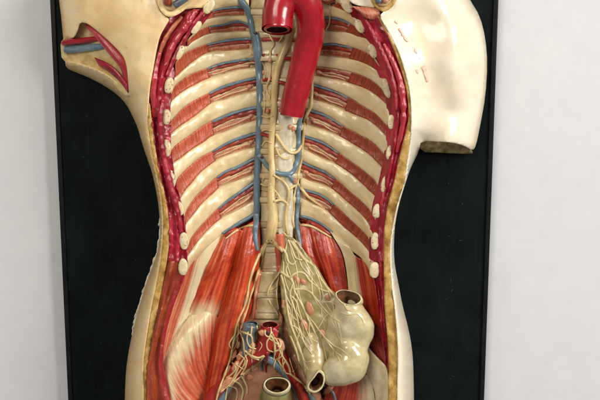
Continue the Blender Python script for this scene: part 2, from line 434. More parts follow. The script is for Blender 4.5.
M['disc'] = mat('white_ligament_paint', [(.3, (.46, .39, .25)), (.55, (.66, .60, .45)), (.8, (.77, .73, .62))], (.05, .16), rough=.22, bump=.25, coat=.6)
M['membrane'] = mat('tan_membrane_paint', [(.3, (.40, .11, .05)), (.46, (.56, .30, .16)), (.6, (.64, .47, .28)), (.75, (.68, .55, .36))], (.07, .5), rough=.34, bump=.5, blotch=(.46, .11, .05), bscale=.14)
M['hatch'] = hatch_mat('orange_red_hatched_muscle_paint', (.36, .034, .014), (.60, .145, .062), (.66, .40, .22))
M['hatch_shaded'] = hatch_mat('shaded_hatched_muscle_paint', (.20, .018, .005), (.40, .070, .020), (.55, .30, .14))  # darker copy for the right-hand bands, their shade put into the colour
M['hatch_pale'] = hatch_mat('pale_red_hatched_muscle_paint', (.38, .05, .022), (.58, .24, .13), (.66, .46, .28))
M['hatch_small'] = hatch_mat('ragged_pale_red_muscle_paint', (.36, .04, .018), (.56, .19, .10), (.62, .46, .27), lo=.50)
M['hatch_small_shaded'] = hatch_mat('ragged_shaded_muscle_paint', (.22, .02, .008), (.44, .10, .04), (.55, .40, .22), lo=.52)  # ragged strokes, right-hand copy with the shade in its colour
M['nerve'] = mat('cream_nerve_paint', [(.3, (.55, .38, .155)), (.55, (.67, .50, .23)), (.8, (.74, .60, .33))], (.08, .15), rough=.36, bump=.25)
M['nerve_tan'] = mat('tan_nerve_paint', [(.3, (.46, .25, .12)), (.55, (.62, .44, .24)), (.8, (.68, .54, .33))], (.1, .15), rough=.36, bump=.3)
M['nerve_green'] = mat('olive_cream_nerve_paint', [(.3, (.52, .39, .18)), (.6, (.66, .53, .28))], (.08, .15), rough=.36, bump=.2)
M['pink'] = mat('pink_gland_paint', [(.3, (.46, .17, .085)), (.55, (.58, .25, .14)), (.8, (.66, .35, .22))], (.12, .12), rough=.34, bump=.3)
M['psoas'] = mat('red_fibre_muscle_paint', [(.30, (.26, .008, .003)), (.42, (.44, .030, .008)), (.56, (.58, .075, .018)), (.74, (.66, .20, .085))], (.014, .42), rough=.3, bump=.7, bdist=1.2, detail=7, coat=.3, blotch=(.26, .010, .004), bscale=.035)
M['psoas_dark'] = mat('deep_red_fibre_muscle_paint', [(.30, (.18, .008, .004)), (.46, (.36, .024, .008)), (.62, (.50, .062, .020)), (.78, (.58, .15, .06))], (.016, .42), rough=.34, bump=.6, bdist=1.2, detail=7, coat=.2)
M['fan'] = mat('pink_orange_muscle_paint', [(.3, (.36, .035, .014)), (.46, (.52, .09, .038)), (.6, (.62, .19, .10)), (.78, (.74, .48, .32))], (.016, .34), rough=.3, bump=.6, bdist=1.1, detail=7, coat=.35)
M['hip'] = mat('fanned_pink_orange_muscle_paint', [(.3, (.36, .035, .014)), (.46, (.52, .09, .038)), (.6, (.62, .19, .10)), (.78, (.74, .48, .32))], (.016, .34), rough=.3, bump=.6, bdist=1.1, detail=7, coat=.35, rot=-.75)
M['tendon'] = mat('cream_tendon_paint', [(.3, (.60, .46, .25)), (.5, (.71, .60, .38)), (.75, (.76, .68, .50))], (.03, .12), rough=.25, bump=.3, coat=.5)
M['mesentery'] = mat('olive_mesentery_paint', [(.3, (.19, .145, .042)), (.5, (.31, .25, .09)), (.72, (.42, .36, .16))], (.05, .05), rough=.36, bump=.35, coat=.3, blotch=(.25, .21, .08), bscale=.04)
M['colon'] = mat('pale_olive_gut_enamel', [(.3, (.38, .30, .125)), (.5, (.54, .46, .245)), (.72, (.63, .575, .375))], (.035, .035), rough=.24, bump=.16, coat=.6)
M['colon_limb'] = mat('olive_gut_enamel', [(.3, (.33, .235, .09)), (.5, (.47, .37, .18)), (.72, (.58, .50, .30))], (.045, .045), rough=.27, bump=.2, coat=.5)
M['rectum'] = mat('olive_green_gut_enamel', [(.3, (.12, .11, .025)), (.55, (.22, .205, .06)), (.78, (.32, .30, .11))], (.05, .05), rough=.3, bump=.25, coat=.4)
M['rim'] = mat('cream_cut_lip_paint', [(.3, (.52, .43, .22)), (.7, (.68, .60, .38))], (.2, .2), rough=.36)
M['lumen'] = mat('brown_lumen_paint', [(.3, (.07, .022, .008)), (.55, (.17, .065, .022)), (.78, (.30, .14, .06))], (.16, .16), rough=.45, bump=.6)
M['dark'] = mat('black_red_lumen_paint', [(.3, (.03, .006, .006)), (.7, (.10, .022, .018))], (.2, .2), rough=.4)
M['pelvis'] = mat('flesh_brown_paint', [(.3, (.36, .14, .065)), (.5, (.55, .26, .14)), (.75, (.62, .34, .20))], (.05, .05), rough=.36, bump=.3, blotch=(.30, .14, .06), bscale=.05)

TEN = (.72, .60, .37)
fade('fan', 'flank_fade', 1, .40, .66, TEN); fade('psoas', 'loin_fade', 0, .70, .98, TEN, .3)
fade('hip', 'hip_fade', 1, .60, .20, TEN, .6, rot=-.75); fade('brownred', 'rim_low', 1, .55, .95, (.33, .014, .02), .7)
fade('psoas_dark', 'flank_dark_fade', 1, .34, .06, (.60, .50, .30), .4)
fade('psoas_dark', 'hip_dark_fade', 1, .62, .98, TEN, .4)
# ------------------------------------------------------------------ the room wall and the board
def tag(o, **k):
    for a, b in k.items(): o[a] = b
    return o

def plain_mat(name, stops, scale, rough, bump, bdist, spec=.5, scratch=None):
    m = bpy.data.materials.new(name); m.use_nodes = True; nt = m.node_tree; N = nt.nodes; Lk = nt.links; b = N['Principled BSDF']
    tc = N.new('ShaderNodeTexCoord'); nz = N.new('ShaderNodeTexNoise'); nz.inputs['Scale'].default_value = scale; nz.inputs['Detail'].default_value = 8; nz.inputs['Roughness'].default_value = .62
    Lk.new(tc.outputs['Object'], nz.inputs['Vector']); cr = ramp(nt, stops); Lk.new(nz.outputs[0], cr.inputs[0]); c = cr.outputs[0]
    if scratch:
        mp = N.new('ShaderNodeMapping'); mp.inputs['Scale'].default_value = (260, 260, 14); Lk.new(tc.outputs['Object'], mp.inputs[0])
        n2 = N.new('ShaderNodeTexNoise'); n2.inputs['Scale'].default_value = 1; n2.inputs['Detail'].default_value = 6; Lk.new(mp.outputs[0], n2.inputs['Vector'])
        n3 = N.new('ShaderNodeTexNoise'); n3.inputs['Scale'].default_value = 420; n3.inputs['Detail'].default_value = 2; Lk.new(tc.outputs['Object'], n3.inputs['Vector'])
        r = N.new('ShaderNodeMapRange'); r.inputs[1].default_value = .5; r.inputs[2].default_value = .85; r.inputs[4].default_value = .5; Lk.new(n2.outputs[0], r.inputs[0])
        r3 = N.new('ShaderNodeMapRange'); r3.inputs[1].default_value = .66; r3.inputs[2].default_value = .74; Lk.new(n3.outputs[0], r3.inputs[0])
        ad = N.new('ShaderNodeMath'); ad.operation = 'MAXIMUM'; Lk.new(r.outputs[0], ad.inputs[0]); Lk.new(r3.outputs[0], ad.inputs[1])
        mx = N.new('ShaderNodeMix'); mx.data_type = 'RGBA'; Lk.new(ad.outputs[0], mx.inputs[0]); Lk.new(c, mx.inputs[6]); mx.inputs[7].default_value = (*scratch, 1); c = mx.outputs[2]
    Lk.new(c, b.inputs['Base Color']); b.inputs['Roughness'].default_value = rough; b.inputs['Specular IOR Level'].default_value = spec
    bp = N.new('ShaderNodeBump'); bp.inputs['Strength'].default_value = bump; bp.inputs['Distance'].default_value = bdist; Lk.new(nz.outputs[0], bp.inputs['Height']); Lk.new(bp.outputs[0], b.inputs['Normal'])
    return m
M['wall'] = plain_mat('white_wall_paint', [(.3, (.585, .585, .605)), (.7, (.62, .62, .635))], 34, .75, .12, .0012, .25)
M['board'] = plain_mat('black_board_paint', [(.3, (.002, .0035, .0035)), (.7, (.007, .011, .011))], 14, .6, .25, .0008, .05, scratch=(.010, .016, .016))
M['frame'] = plain_mat('black_frame_paint', [(.3, (.004, .005, .006)), (.7, (.010, .012, .013))], 30, .45, .3, .0006, .12)

BT = 11.0 * S          # board thickness
me = bpy.data.meshes.new('wall')
me.from_pydata([(-3, BT, -2.2), (3, BT, -2.2), (3, BT, 2.2), (-3, BT, 2.2), (-3, BT + .1, -2.2), (3, BT + .1, -2.2), (3, BT + .1, 2.2), (-3, BT + .1, 2.2)], [],
               [(0, 1, 2, 3), (5, 4, 7, 6), (0, 4, 5, 1), (3, 2, 6, 7), (0, 3, 7, 4), (1, 5, 6, 2)])
me.materials.append(M['wall'])
wall = bpy.data.objects.new('wall', me); col.objects.link(wall); wall['kind'] = 'structure'

board = bpy.data.objects.new('backing_board', None); col.objects.link(board); board.location = BOARD_LOC
tag(board, label='tall black wooden backing board hanging on white wall behind the torso', category='board')
def box(name, x0, x1, y0, y1, z0, z1, m, parent, bev=0.0):
    bm = bmesh.new(); bmesh.ops.create_cube(bm, size=1)
    for v in bm.verts:
        v.co = Vector(((x0 + x1) / 2 + v.co.x * (x1 - x0), (y0 + y1) / 2 + v.co.y * (y1 - y0), (z0 + z1) / 2 + v.co.z * (z1 - z0))) - Vector(BOARD_LOC)
    if bev: bmesh.ops.bevel(bm, geom=bm.edges[:], offset=bev, segments=3, affect='EDGES', profile=.6)
    me = bpy.data.meshes.new(name); bm.to_mesh(me); bm.free(); me.materials.append(m)
    for p in me.polygons: p.use_smooth = bool(bev)
    o = bpy.data.objects.new(name, me); col.objects.link(o); o.parent = parent
    return o
bl = P([(59.0, 200, 2)])[0][0]; br = P([(491.4, 200, 2)])[0][0]
ztop = P([(300, -330, 0)])[0][2]; zbot = P([(300, 640, 0)])[0][2]
FW = 4.6 * S
box('panel', bl + FW + .0004, br - FW - .0004, 0.0, BT - .004, zbot + FW, ztop - FW, M['board'], board)
box('frame_strip', bl, bl + FW, -2.2 * S, BT - .002, zbot, ztop, M['frame'], board, .0012)
box('frame_strip', br - FW, br, -2.2 * S, BT - .002, zbot, ztop, M['frame'], board, .0012)
box('frame_strip', bl + FW + .0003, br - FW - .0003, -2.2 * S, BT - .002, ztop - FW, ztop, M['frame'], board, .0012)
box('frame_strip', bl + FW + .0003, br - FW - .0003, -2.2 * S, BT - .002, zbot, zbot + FW, M['frame'], board, .0012)

M['scratch'] = plain_mat('pale_scratch', [(.3, (.05, .06, .06)), (.7, (.13, .14, .14))], 200, .7, .2, .0003, .2)
for k in range(16):
    sx = rng.uniform(425, 484) if k % 3 else rng.uniform(72, 140); sy = rng.uniform(160, 396) if k % 3 else rng.uniform(100, 396)
    n_ = 4; an = rng.normal(0, .5) + (1.4 if k % 2 else .1); ln = rng.uniform(.5, 3.5)
    tube_pts = [(sx + math.cos(an) * ln * t + rng.normal(0, .15), sy + math.sin(an) * ln * t + rng.normal(0, .15), 0.02) for t in np.linspace(0, 1, n_)]
    _o = tube('scratch', tube_pts, [.05, .16 * rng.uniform(.5, 1.3), .05], M['scratch'], board, n=5, flat=.3, step=1.0, solid=False)

# ------------------------------------------------------------------ the anatomical torso
T0 = bpy.data.objects.new('anatomical_torso', None); col.objects.link(T0); T0.location = ROOT_LOC
tag(T0, label='painted plaster anatomical torso, opened to show ribs, red aorta, muscles and gut', category='anatomical model')

# --- outlines
L_out_side = [(66, 68), (75, 72), (90, 78), (105, 86), (118, 95), (127, 105), (132, 115), (138, 128), (142, 143), (147, 158), (152, 172), (156, 190), (158.5, 205), (160, 222), (160, 238), (157.5, 252), (152.5, 266), (146.5, 282), (141.5, 298), (136.5, 315), (132, 335), (128.5, 352), (126, 370), (125, 390), (124, 430)]
L_arm_out = [(56, -30), (59, 0), (61, 15), (62.5, 32), (63.5, 41)]
L_hole = [(69, 39.5), (75, 37), (78, 30), (80, 22.5), (85, 22.5), (90, 25), (100, 33), (110, 42), (119, 51), (125, 59), (127.3, 70), (128.3, 85), (129, 94), (126, 93.5), (120, 85), (110, 76), (100, 70.5), (87.5, 65.5), (75, 62), (65, 60)]
L_in = [(144, 430), (144, 395), (143, 370), (144, 355), (147, 335), (150, 315), (154, 295), (158, 275), (161.5, 255), (163, 238), (163.5, 222), (162.3, 205), (160.5, 190), (156.5, 172), (153, 158), (149.5, 140), (147.8, 125), (148, 112), (149, 100), (150, 88), (152, 75), (154, 65), (157, 48), (160, 36), (165, 27), (170, 19), (164, 15.5), (159, 10), (156, 0), (155, -30)]
L_mus = [(146, 430), (146.5, 395), (146, 370), (150, 352), (153, 333), (157, 313), (161, 293), (164.5, 275), (167.5, 258), (169.5, 240), (169, 222), (167, 205), (164, 190), (160.5, 176), (157, 158), (153.5, 135), (151.5, 118), (150, 103)]
R_out = [(455, -30), (470, 0), (480, 16), (485.5, 38), (487.5, 64), (485.5, 96), (480.5, 124), (476, 146), (472.5, 151)]
R_stump = [(464, 145.5), (453, 142.5), (440, 141.5), (421, 140.5)]
R_side = [(419, 151), (413.5, 162), (409.8, 170), (406.5, 180), (401, 197), (397.7, 210), (395.4, 222), (394.2, 235), (393.8, 250), (394.8, 266), (398.5, 284), (402.3, 305), (408.8, 330), (412, 348), (413.3, 366), (414, 400), (414, 430)]
R_in = [(397, 430), (397, 390), (398, 360), (397.5, 340), (394.5, 305), (392, 290), (389.5, 257), (390, 245), (392, 227), (397.5, 202), (404, 185), (407.5, 158), (410.5, 135), (411.5, 118), (410.5, 95), (406, 75), (400, 55), (392, 38), (385, 26), (379, 16), (385, 10), (392.5, 6), (396, 0), (397, -30)]
R_mus = [(388.5, 430), (388, 390), (388.7, 360), (387.5, 340), (384.3, 307), (384.2, 290), (383.5, 257), (383.8, 245), (384.2, 227), (388, 202), (393.5, 185), (399, 158), (405, 135), (409, 118), (407.5, 95), (403, 75), (396, 55), (388, 36), (381, 24), (377, 16)]

LC_in = [(216, -12), (212, 3), (199, 27), (182.5, 52), (173, 85), (169.5, 117), (169.5, 148), (174, 180), (181.5, 208), (186, 241), (186, 266), (180, 285), (173.5, 300), (166, 325), (162, 345), (161, 362), (165, 385), (171, 410), (176, 430)]
RC_in = [(342, -12), (349, 3), (361, 26), (373, 52), (384, 78), (388.5, 95), (390, 122), (388.5, 153), (383.5, 184), (375.5, 211), (373, 241), (372, 270), (376, 290), (378, 305), (381, 330), (385, 352), (386.5, 366), (386, 390), (386, 430)]

def xs_at(line, y):
    l = sorted(line, key=lambda p: p[1]); return np.interp(y, [p[1] for p in l], [p[0] for p in l])

def tps(ctrl):
    c = np.asarray(ctrl, float); X = c[:, :2] / 100; n = len(c)
    def K(a, b):
        r = np.linalg.norm(a[:, None] - b[None], axis=2); return np.where(r > 0, r * r * np.log(r + 1e-12), 0)
    A = np.zeros((n + 3, n + 3)); A[:n, :n] = K(X, X) + np.eye(n) * 1e-3; A[:n, n] = 1; A[:n, n + 1:] = X; A[n, :n] = 1; A[n + 1:, :n] = X.T
    s = np.linalg.solve(A, np.concatenate([c[:, 2], np.zeros(3)]))
    def f(p):
        q = np.asarray(p, float).reshape(-1, 2) / 100
        return K(q, X) @ s[:n] + s[n] + q @ s[n + 1:]
    return f

# skin, viewer's left
plL = tps([(60, -30, 46), (60, 30, 42), (75, 10, 52), (90, -30, 58), (85, 15, 56), (105, 30, 62), (125, -30, 70), (130, 10, 74), (155, -30, 76), (165, 20, 80), (160, 36, 80), (140, 40, 76), (154, 66, 80), (135, 70, 74), (149, 100, 80), (125, 60, 66), (100, 33, 58), (80, 23, 52), (128, 90, 66), (65, 62, 34), (90, 70, 42), (120, 90, 56), (160, 190, 78), (163, 230, 76), (150, 140, 79), (154, 295, 76), (146, 340, 76), (144, 395, 76), (130, 380, 66), (145, 430, 76)])
L_sil = np.array(L_arm_out[:3] + [(62, 30), (63.5, 41)], float); L_sil2 = np.array(L_out_side, float)
L_in_a = np.array(L_in, float)
def d_skinL(p):
    p = np.asarray(p, float).reshape(-1, 2)
    e = np.maximum(np.minimum(seg_dist(p, L_sil), seg_dist(p, L_sil2)) - .5, 0); ei = seg_dist(p, L_in_a[:25])
    wmax = np.interp(p[:, 1], [0, 60, 110, 200, 300, 400], [26, 24, 26, 26, 24, 22])
    wd = np.minimum(wmax, e + ei) + 1e-3
    k = np.sqrt(np.clip(1 - (1 - np.clip(e / wd, 0, 1)) ** 2, 0, 1))
    return 3 + (plL(p) - 3) * k
plate('skin', L_arm_out + L_hole + L_out_side + L_in, d_skinL, M['skin'], T0, res=1.8, skirt=9, smooth=1, lump=.9, lsc=.035, floor=-2)
# skin, viewer's right
plR = tps([(397, -30, 78), (396, 0, 80), (385, 26, 82), (400, 55, 82), (411, 100, 82), (411, 130, 82), (404, 185, 80), (394, 228, 78), (390, 260, 78), (394, 305, 80), (398, 350, 82), (397, 430, 82), (410, 400, 74),
           (412, 20, 66), (424, 45, 70), (431, 70, 69), (435, 95, 65), (428, 120, 64), (415, 60, 76), (420, 90, 72), (405, 12, 72), (445, -30, 72), (440, 10, 70), (450, 40, 74), (455, 70, 72), (455, 95, 62), (452, 112, 54), (470, 60, 66), (470, 120, 54), (450, 140, 58), (425, 140, 52), (480, 80, 54)])
R_sil = np.array(R_out, float); R_sil2 = np.array(R_side, float); R_in_a = np.array(R_in, float)
def d_skinR(p):
    p = np.asarray(p, float).reshape(-1, 2)
    e1 = seg_dist(p, R_sil); e2 = seg_dist(p, R_sil2); e = np.maximum(np.minimum(e1, e2) - .5, 0); ei = seg_dist(p, R_in_a[:20])
    wd = np.minimum(np.where(e1 < e2, 34, 24), e + ei) + 1e-3
    k = np.sqrt(np.clip(1 - (1 - np.clip(e / wd, 0, 1)) ** 2, 0, 1))
    return 3 + (plR(p) - 3) * k
skr = plate('skin', R_out + R_stump + R_side + R_in, d_skinR, M['skin_pale'], T0, res=1.8, skirt=9, smooth=1, lump=.8, lsc=.03, floor=-2)
skr['label'] = 'ivory skin of shoulder and flank with pink worn patches'
# cut face of the arm stump
plate('arm_cut_face', [(420, 138), (440, 139.5), (453, 140.5), (465, 144), (473, 151), (472, 154.2), (455, 153.4), (440, 152.6), (420.5, 152.2)], lambda p: np.interp(p[:, 1], [139, 155], [47, 6]) * np.interp(p[:, 0], [420, 440, 460, 474], [.9, 1.1, 1, .3]),
      mat('speckled_cut_paint', [(.3, (.10, .07, .03)), (.5, (.27, .20, .09)), (.75, (.50, .42, .24))], (.16, .2), rough=.5, bump=.6), T0, res=2, skirt=4, smooth=1)
for pl in ([(398, 27), (401, 29), (406, 37), (409, 43), (406, 42), (401, 34)], [(414, 47), (418, 52), (417.5, 55), (414, 52)], [(418, 57), (422, 60), (426, 68), (429, 78), (428, 83), (425, 79), (423, 72), (419, 65)], [(415, 66), (418.5, 70), (418, 75), (415, 71)], [(395, 20), (396.5, 20.5), (398, 25), (396, 24)]):
    plate('worn_patch', pl, lambda p: d_skinR(p) + .25, M['scuff'], skr, res=1.4, skirt=.5, smooth=2, rag=1.2)

# chipped plaster along the seam between body and board
def seam(line, name, r):
    p = resamp([(x, y) for x, y in line], 1.5)
    q = np.column_stack([p, np.full(len(p), 2.0)])
    q[:, 0] += np.array([2.2 * max(0, mnoise.noise(Vector((a * .16, b * .16, 1)))) * (-1 if name == 'l' else 1) for a, b in p])
    tube('plaster_seam', q, [r] * 3, M['plaster'], T0, n=7, wob=.8, step=1.3, flat=1.0)
seam(L_out_side[13:21], 'l', 1.0)
k = 0
for y in np.linspace(222, 330, 24):
    x = xs_at(L_out_side[10:], y) - abs(rng.normal(0, .9)) + .2
    blob('plaster_fleck', x, y + rng.normal(0, 1), 1.0, .35 + rng.random() * .5, 1.4 + rng.random() * 3.0, .9, .33 if y > 245 else .05, M['plaster'], T0, lump=.5, sub=1, solid=False)

# --- fat under the skin
d_edge = lambda p: np.full(len(p), 78.0)
i0 = 0
plate('fat_layer', [(x, y) for x, y in L_in[:19]] + [(149.3, 104)] + L_mus[::-1], lambda p: np.interp(p[:, 1], [100, 200, 300, 430], [79, 76.5, 75, 75]), M['fat'], T0, res=2, skirt=8, smooth=1, lump=1.0, lsc=.12)
plate('fat_layer', R_in[:20] + R_mus[::-1], lambda p: np.interp(p[:, 1], [10, 100, 200, 300, 430], [80, 81, 79, 79, 81]), M['fat'], T0, res=2, skirt=8, smooth=1, lump=1.0, lsc=.12)

# --- muscle rim: the cut body wall
def rim(name, outer, inner, m, y0, y1, n=5, dmid=None, ph=0.0, nu=90, dout=76, din=72, lump=2.6):
    rails = []
    ys = np.linspace(y0, y1, 26)
    for t in np.linspace(0, 1, n):
        pts = []
        for y in ys:
            a, b = xs_at(outer, y), xs_at(inner, y)
            d = dout * (1 - t) + din * t + (2.6 * math.sin(t * 9.5 + ph + y * .012) + 1.4 * math.sin(y * .11 + t * 5 + ph))
            pts.append((a * (1 - t) + b * t, y, d))
        rails.append(pts)
    return patch(name, rails, m, T0, nu=nu, nv=16, skirt=12, lump=lump, lsc=.13)
Lrim_out = [(171, 17), (165, 27), (160.5, 36), (157.5, 48), (154.5, 65), (152.5, 75), (150.5, 88), (150, 103)] + [p for p in L_mus[::-1] if p[1] > 104]
Lrim_in = LC_in
# upper rim runs diagonally under the collar bone stub
patch('body_wall_muscle', [
    [(169, 14, 72), (162, 25, 73), (157, 35, 73), (153.5, 47, 73), (150.5, 64, 73), (148, 78, 73), (146.5, 92, 73), (147, 105, 73), (149, 118, 73)],
    [(181, 14, 70), (174, 26, 70), (168, 38, 70), (163, 50, 71), (160, 65, 74), (157, 80, 76), (155, 93, 75), (155.5, 106, 76), (157, 118, 77)],
    [(191, 10.5, 76), (184, 23, 77), (176, 37, 77), (169, 51, 76), (165, 65, 78), (161.5, 80, 78), (160, 94, 78), (160.5, 106, 77), (162, 118, 77)],
    [(203, 9, 72), (194, 24, 70), (184, 39, 70), (175, 53, 71), (170, 67, 72), (167, 80, 73), (165.5, 94, 72), (165.5, 106, 73), (166, 118, 73)],
    [(213, 11, 70), (204, 23, 66), (191, 41, 65), (181, 57, 67), (177, 68, 68), (174, 80, 69), (171.5, 94, 69), (170.5, 106, 70), (170.5, 118, 70)]],
    M['crimson'], T0, nu=60, nv=22, skirt=10, lump=2.0, lsc=.12)
rim('body_wall_muscle', Lrim_out, [(x + 1.5, y) for x, y in Lrim_in], M['crimson'], 117.5, 262, ph=.6)
rim('body_wall_muscle', Lrim_out, [(x + 2, y) for x, y in Lrim_in], M['rim_low'], 261, 430, ph=1.9, lump=1.0)
tube('muscle_strap', [(196, 10.5, 74), (189, 22, 76), (181, 33, 76), (173, 45, 76), (167.5, 58, 76), (165, 70, 74)], [2.4, 3.2, 3.2, 3, 2.6, 2], M['strap'], T0, n=10, wob=.35)
tube('muscle_strap', [(182, 17, 72), (174, 26, 74), (167, 36, 75), (161.5, 48, 75), (158, 62, 74)], [1.6, 2, 2.1, 1.8, 1.5], M['orange_strap'], T0, n=8, wob=.3)
tube('muscle_strap', [(203, 12, 73), (195, 22, 75), (187, 35, 74), (179, 48, 74), (172, 63, 75), (166.5, 76, 76)], [1.6, 2.2, 2.2, 2.4, 2.4, 2], M['crimson'], T0, n=8, wob=.3)
tube('muscle_strap', [(160, 52, 75), (156.5, 66, 76), (154.5, 80, 77), (153, 94, 77), (154, 108, 75)], [1.8, 2.4, 2.8, 2.6, 2.2], M['strap'], T0, n=8, wob=.3)
tube('muscle_strap', [(163, 100, 77), (160.5, 116, 79), (161, 134, 78), (163, 152, 78), (167, 172, 77), (172.5, 193, 77), (178, 213, 76), (181, 232, 75)], [2, 2.8, 3, 2.8, 3, 3, 2.4, 2], M['crimson'], T0, n=8, wob=.4)

Rrim_out = R_mus
patch('body_wall_muscle', [
    [(377, 16, 80), (383, 26, 80), (389, 37, 80), (397, 55, 80), (403.5, 75, 80), (407.5, 95, 80), (409, 118, 80), (405, 135, 80), (399, 158, 79), (393.5, 185, 78), (388, 202, 77), (384.6, 227, 77), (384.5, 245, 77), (384.2, 262, 77)],
    [(369, 13, 76), (376, 27, 77), (383, 40, 77), (391, 57, 76), (398, 76, 74), (402.5, 95, 74), (404, 118, 74), (401, 135, 75), (395.5, 158, 75), (390.5, 184, 75), (384.5, 203, 75), (381.5, 227, 75), (381.3, 245, 75), (381, 262, 76)],
    [(360, 10, 74), (368, 26, 74), (377, 43, 75), (385, 60, 77), (393, 77, 79), (397.5, 96, 79), (398.5, 118, 79), (396, 135, 78), (392, 157, 77), (387, 183, 76), (381, 205, 75), (378.5, 227, 74), (378.4, 245, 74), (378, 262, 74)],
    [(347, 7, 64), (356, 26, 62), (366, 48, 62), (374, 65, 64), (381, 81, 66), (385.5, 98, 66), (387, 120, 66), (386, 137, 66), (383.5, 156, 66), (378.5, 182, 66), (372, 207, 66), (370, 228, 65), (369, 246, 65), (369, 262, 65)]],
    M['crimson'], T0, nu=110, nv=20, skirt=12, lump=2.2, lsc=.12)
rim('body_wall_muscle', R_mus, RC_in, M['crimson'], 261, 372, ph=.9, n=4, din=66, dout=77)
tube('muscle_strap', [(384, 44, 77), (392, 60, 79), (399, 78, 79), (402.5, 97, 79), (403.5, 117, 79), (401, 134, 78), (397, 152, 76)], [1.8, 2.8, 3.2, 3.2, 3, 2.6, 1.8], M['strap'], T0, n=9, wob=.35)
tube('muscle_strap', [(366, 20, 76), (374, 36, 77), (384, 56, 79), (391, 74, 80), (394.5, 92, 80), (396, 110, 80)], [1.8, 2.4, 2.6, 2.4, 2.4, 1.6], M['crimson'], T0, n=9, wob=.35)
patch('neck_muscle', [[(350.5, 5.5, 78), (358, 6.5, 80), (366, 7.0, 80), (379, 8, 80)], [(354, 8, 80), (361, 11, 82), (369, 14, 82), (380, 15, 81)], [(359, 12, 78), (364, 16.5, 80), (369, 19, 80), (380, 20.5, 77)]], M['hatch_pale'], T0, nu=20, nv=8, skirt=6)
plate('body_wall_muscle', [(352, 2), (388, 6), (396, 36), (392, 44), (380, 34), (364, 20)], lambda p: np.full(len(p), 72.0), M['crimson'], T0, res=3, skirt=6)
plate('body_wall_muscle', [(160, 12), (186, 8), (206, 4), (214, 12), (196, 22), (174, 30), (158, 36)], lambda p: np.full(len(p), 69.0), M['crimson'], T0, res=3, skirt=6)
# --- chest cavity wall
XC = 277.0
def d_wall(x, y):
    xl = xs_at(LC_in, y) - 1; xr = xs_at(RC_in, y) + 1
    if x < XC: t = (XC - 14 - x) / max(XC - 14 - xl, 1)
    else: t = (x - XC - 18) / max(xr - XC - 18, 1)
    t = min(max(t, 0), 1.08)
    return 33 + 36 * t ** 2.3
def d_wall_v(p): return np.array([d_wall(x, y) for x, y in p])

plate('cavity_back', [p for p in LC_in] + [p for p in RC_in[::-1]], lambda p: d_wall_v(p) - 7 - np.clip((p[:, 1] - 245) * .8, 0, 22), M['maroon'], T0, res=5, skirt=0, smooth=0)

Lb = [ # intercostal bands on the viewer's left: top edge, bottom edge (lateral -> medial), x where the strokes give way to vessels
 ([(203, 17.5), (209, 12.5), (217, 9), (238, 6.5), (249, 8)], [(204, 20), (209, 18.5), (217, 17), (230, 16), (249, 15.5)], 212),
 ([(187, 41), (192, 34.5), (200, 30), (208, 26.5), (223, 24), (234, 21), (243, 21.5), (252, 26)], [(187, 46), (192, 42), (200, 37.5), (208, 34), (230, 32), (252, 31)], 208),
 ([(175, 64), (178.5, 58), (185, 53), (192, 49.5), (207, 44), (217, 41.5), (234, 38.5), (256, 37.5)], [(175, 77), (185, 68), (192, 62), (200, 56.5), (208, 52.5), (230, 50.5), (256, 49)], 207),
 ([(171, 95), (174, 87.5), (185, 77.5), (197, 71.5), (206, 68.5), (215, 64.5), (227, 61.5), (240, 59.5), (258, 57)], [(171, 101.5), (178.5, 94.5), (190, 87), (200, 82), (210, 77.5), (224, 73.5), (240, 69.5), (258, 67)], 207),
 ([(167, 129), (173.5, 118.5), (183.5, 107.5), (195, 100), (207, 94), (220, 87), (240, 80.5), (258, 76.5)], [(167, 137), (180, 126), (192, 118), (203.5, 109), (212, 103), (225, 99.5), (240, 94.5), (258, 90)], 208),
 ([(169, 154), (175, 146), (190, 135), (200, 127.5), (211, 121), (227, 114), (243, 109), (259, 106)], [(169.5, 166), (180, 158.5), (192, 149.3), (203.6, 142), (212, 136), (225, 131.5), (243.8, 124), (259, 119)], 211),
 ([(175, 190), (177.5, 179), (187, 168.5), (200, 157.5), (211, 151.5), (222, 145), (234, 139), (249, 134), (259, 131.5)], [(178.5, 202), (186, 189), (192, 182.5), (198.5, 174.5), (207, 167), (217, 160), (229, 154.5), (244, 150), (259, 146)], 212),
 ([(184, 217), (186, 211), (193.5, 199.3), (205, 187.5), (215, 178), (225, 171), (237, 166), (249, 160), (259, 155.5)], [(185.5, 224), (192, 216), (202, 203.5), (212, 194.2), (219, 187.5), (238, 180), (259, 172)], 216),
 ([(186, 252), (188.5, 245), (191, 238.6), (198.5, 228.6), (207, 219), (216, 210), (227, 200), (239, 191.5), (254, 181), (259, 178)], [(184.5, 260), (190, 252), (198, 241), (203.5, 234.4), (213.6, 224.4), (222, 217.7), (235.4, 211), (254, 200), (259, 197)], 218),
]
Le = [(209, 6.5), (196, 27.5), (179.3, 52.5), (169, 85.5), (166, 117), (166, 148), (171.3, 179.5), (179.3, 208.5), (184, 241), (183, 267)]
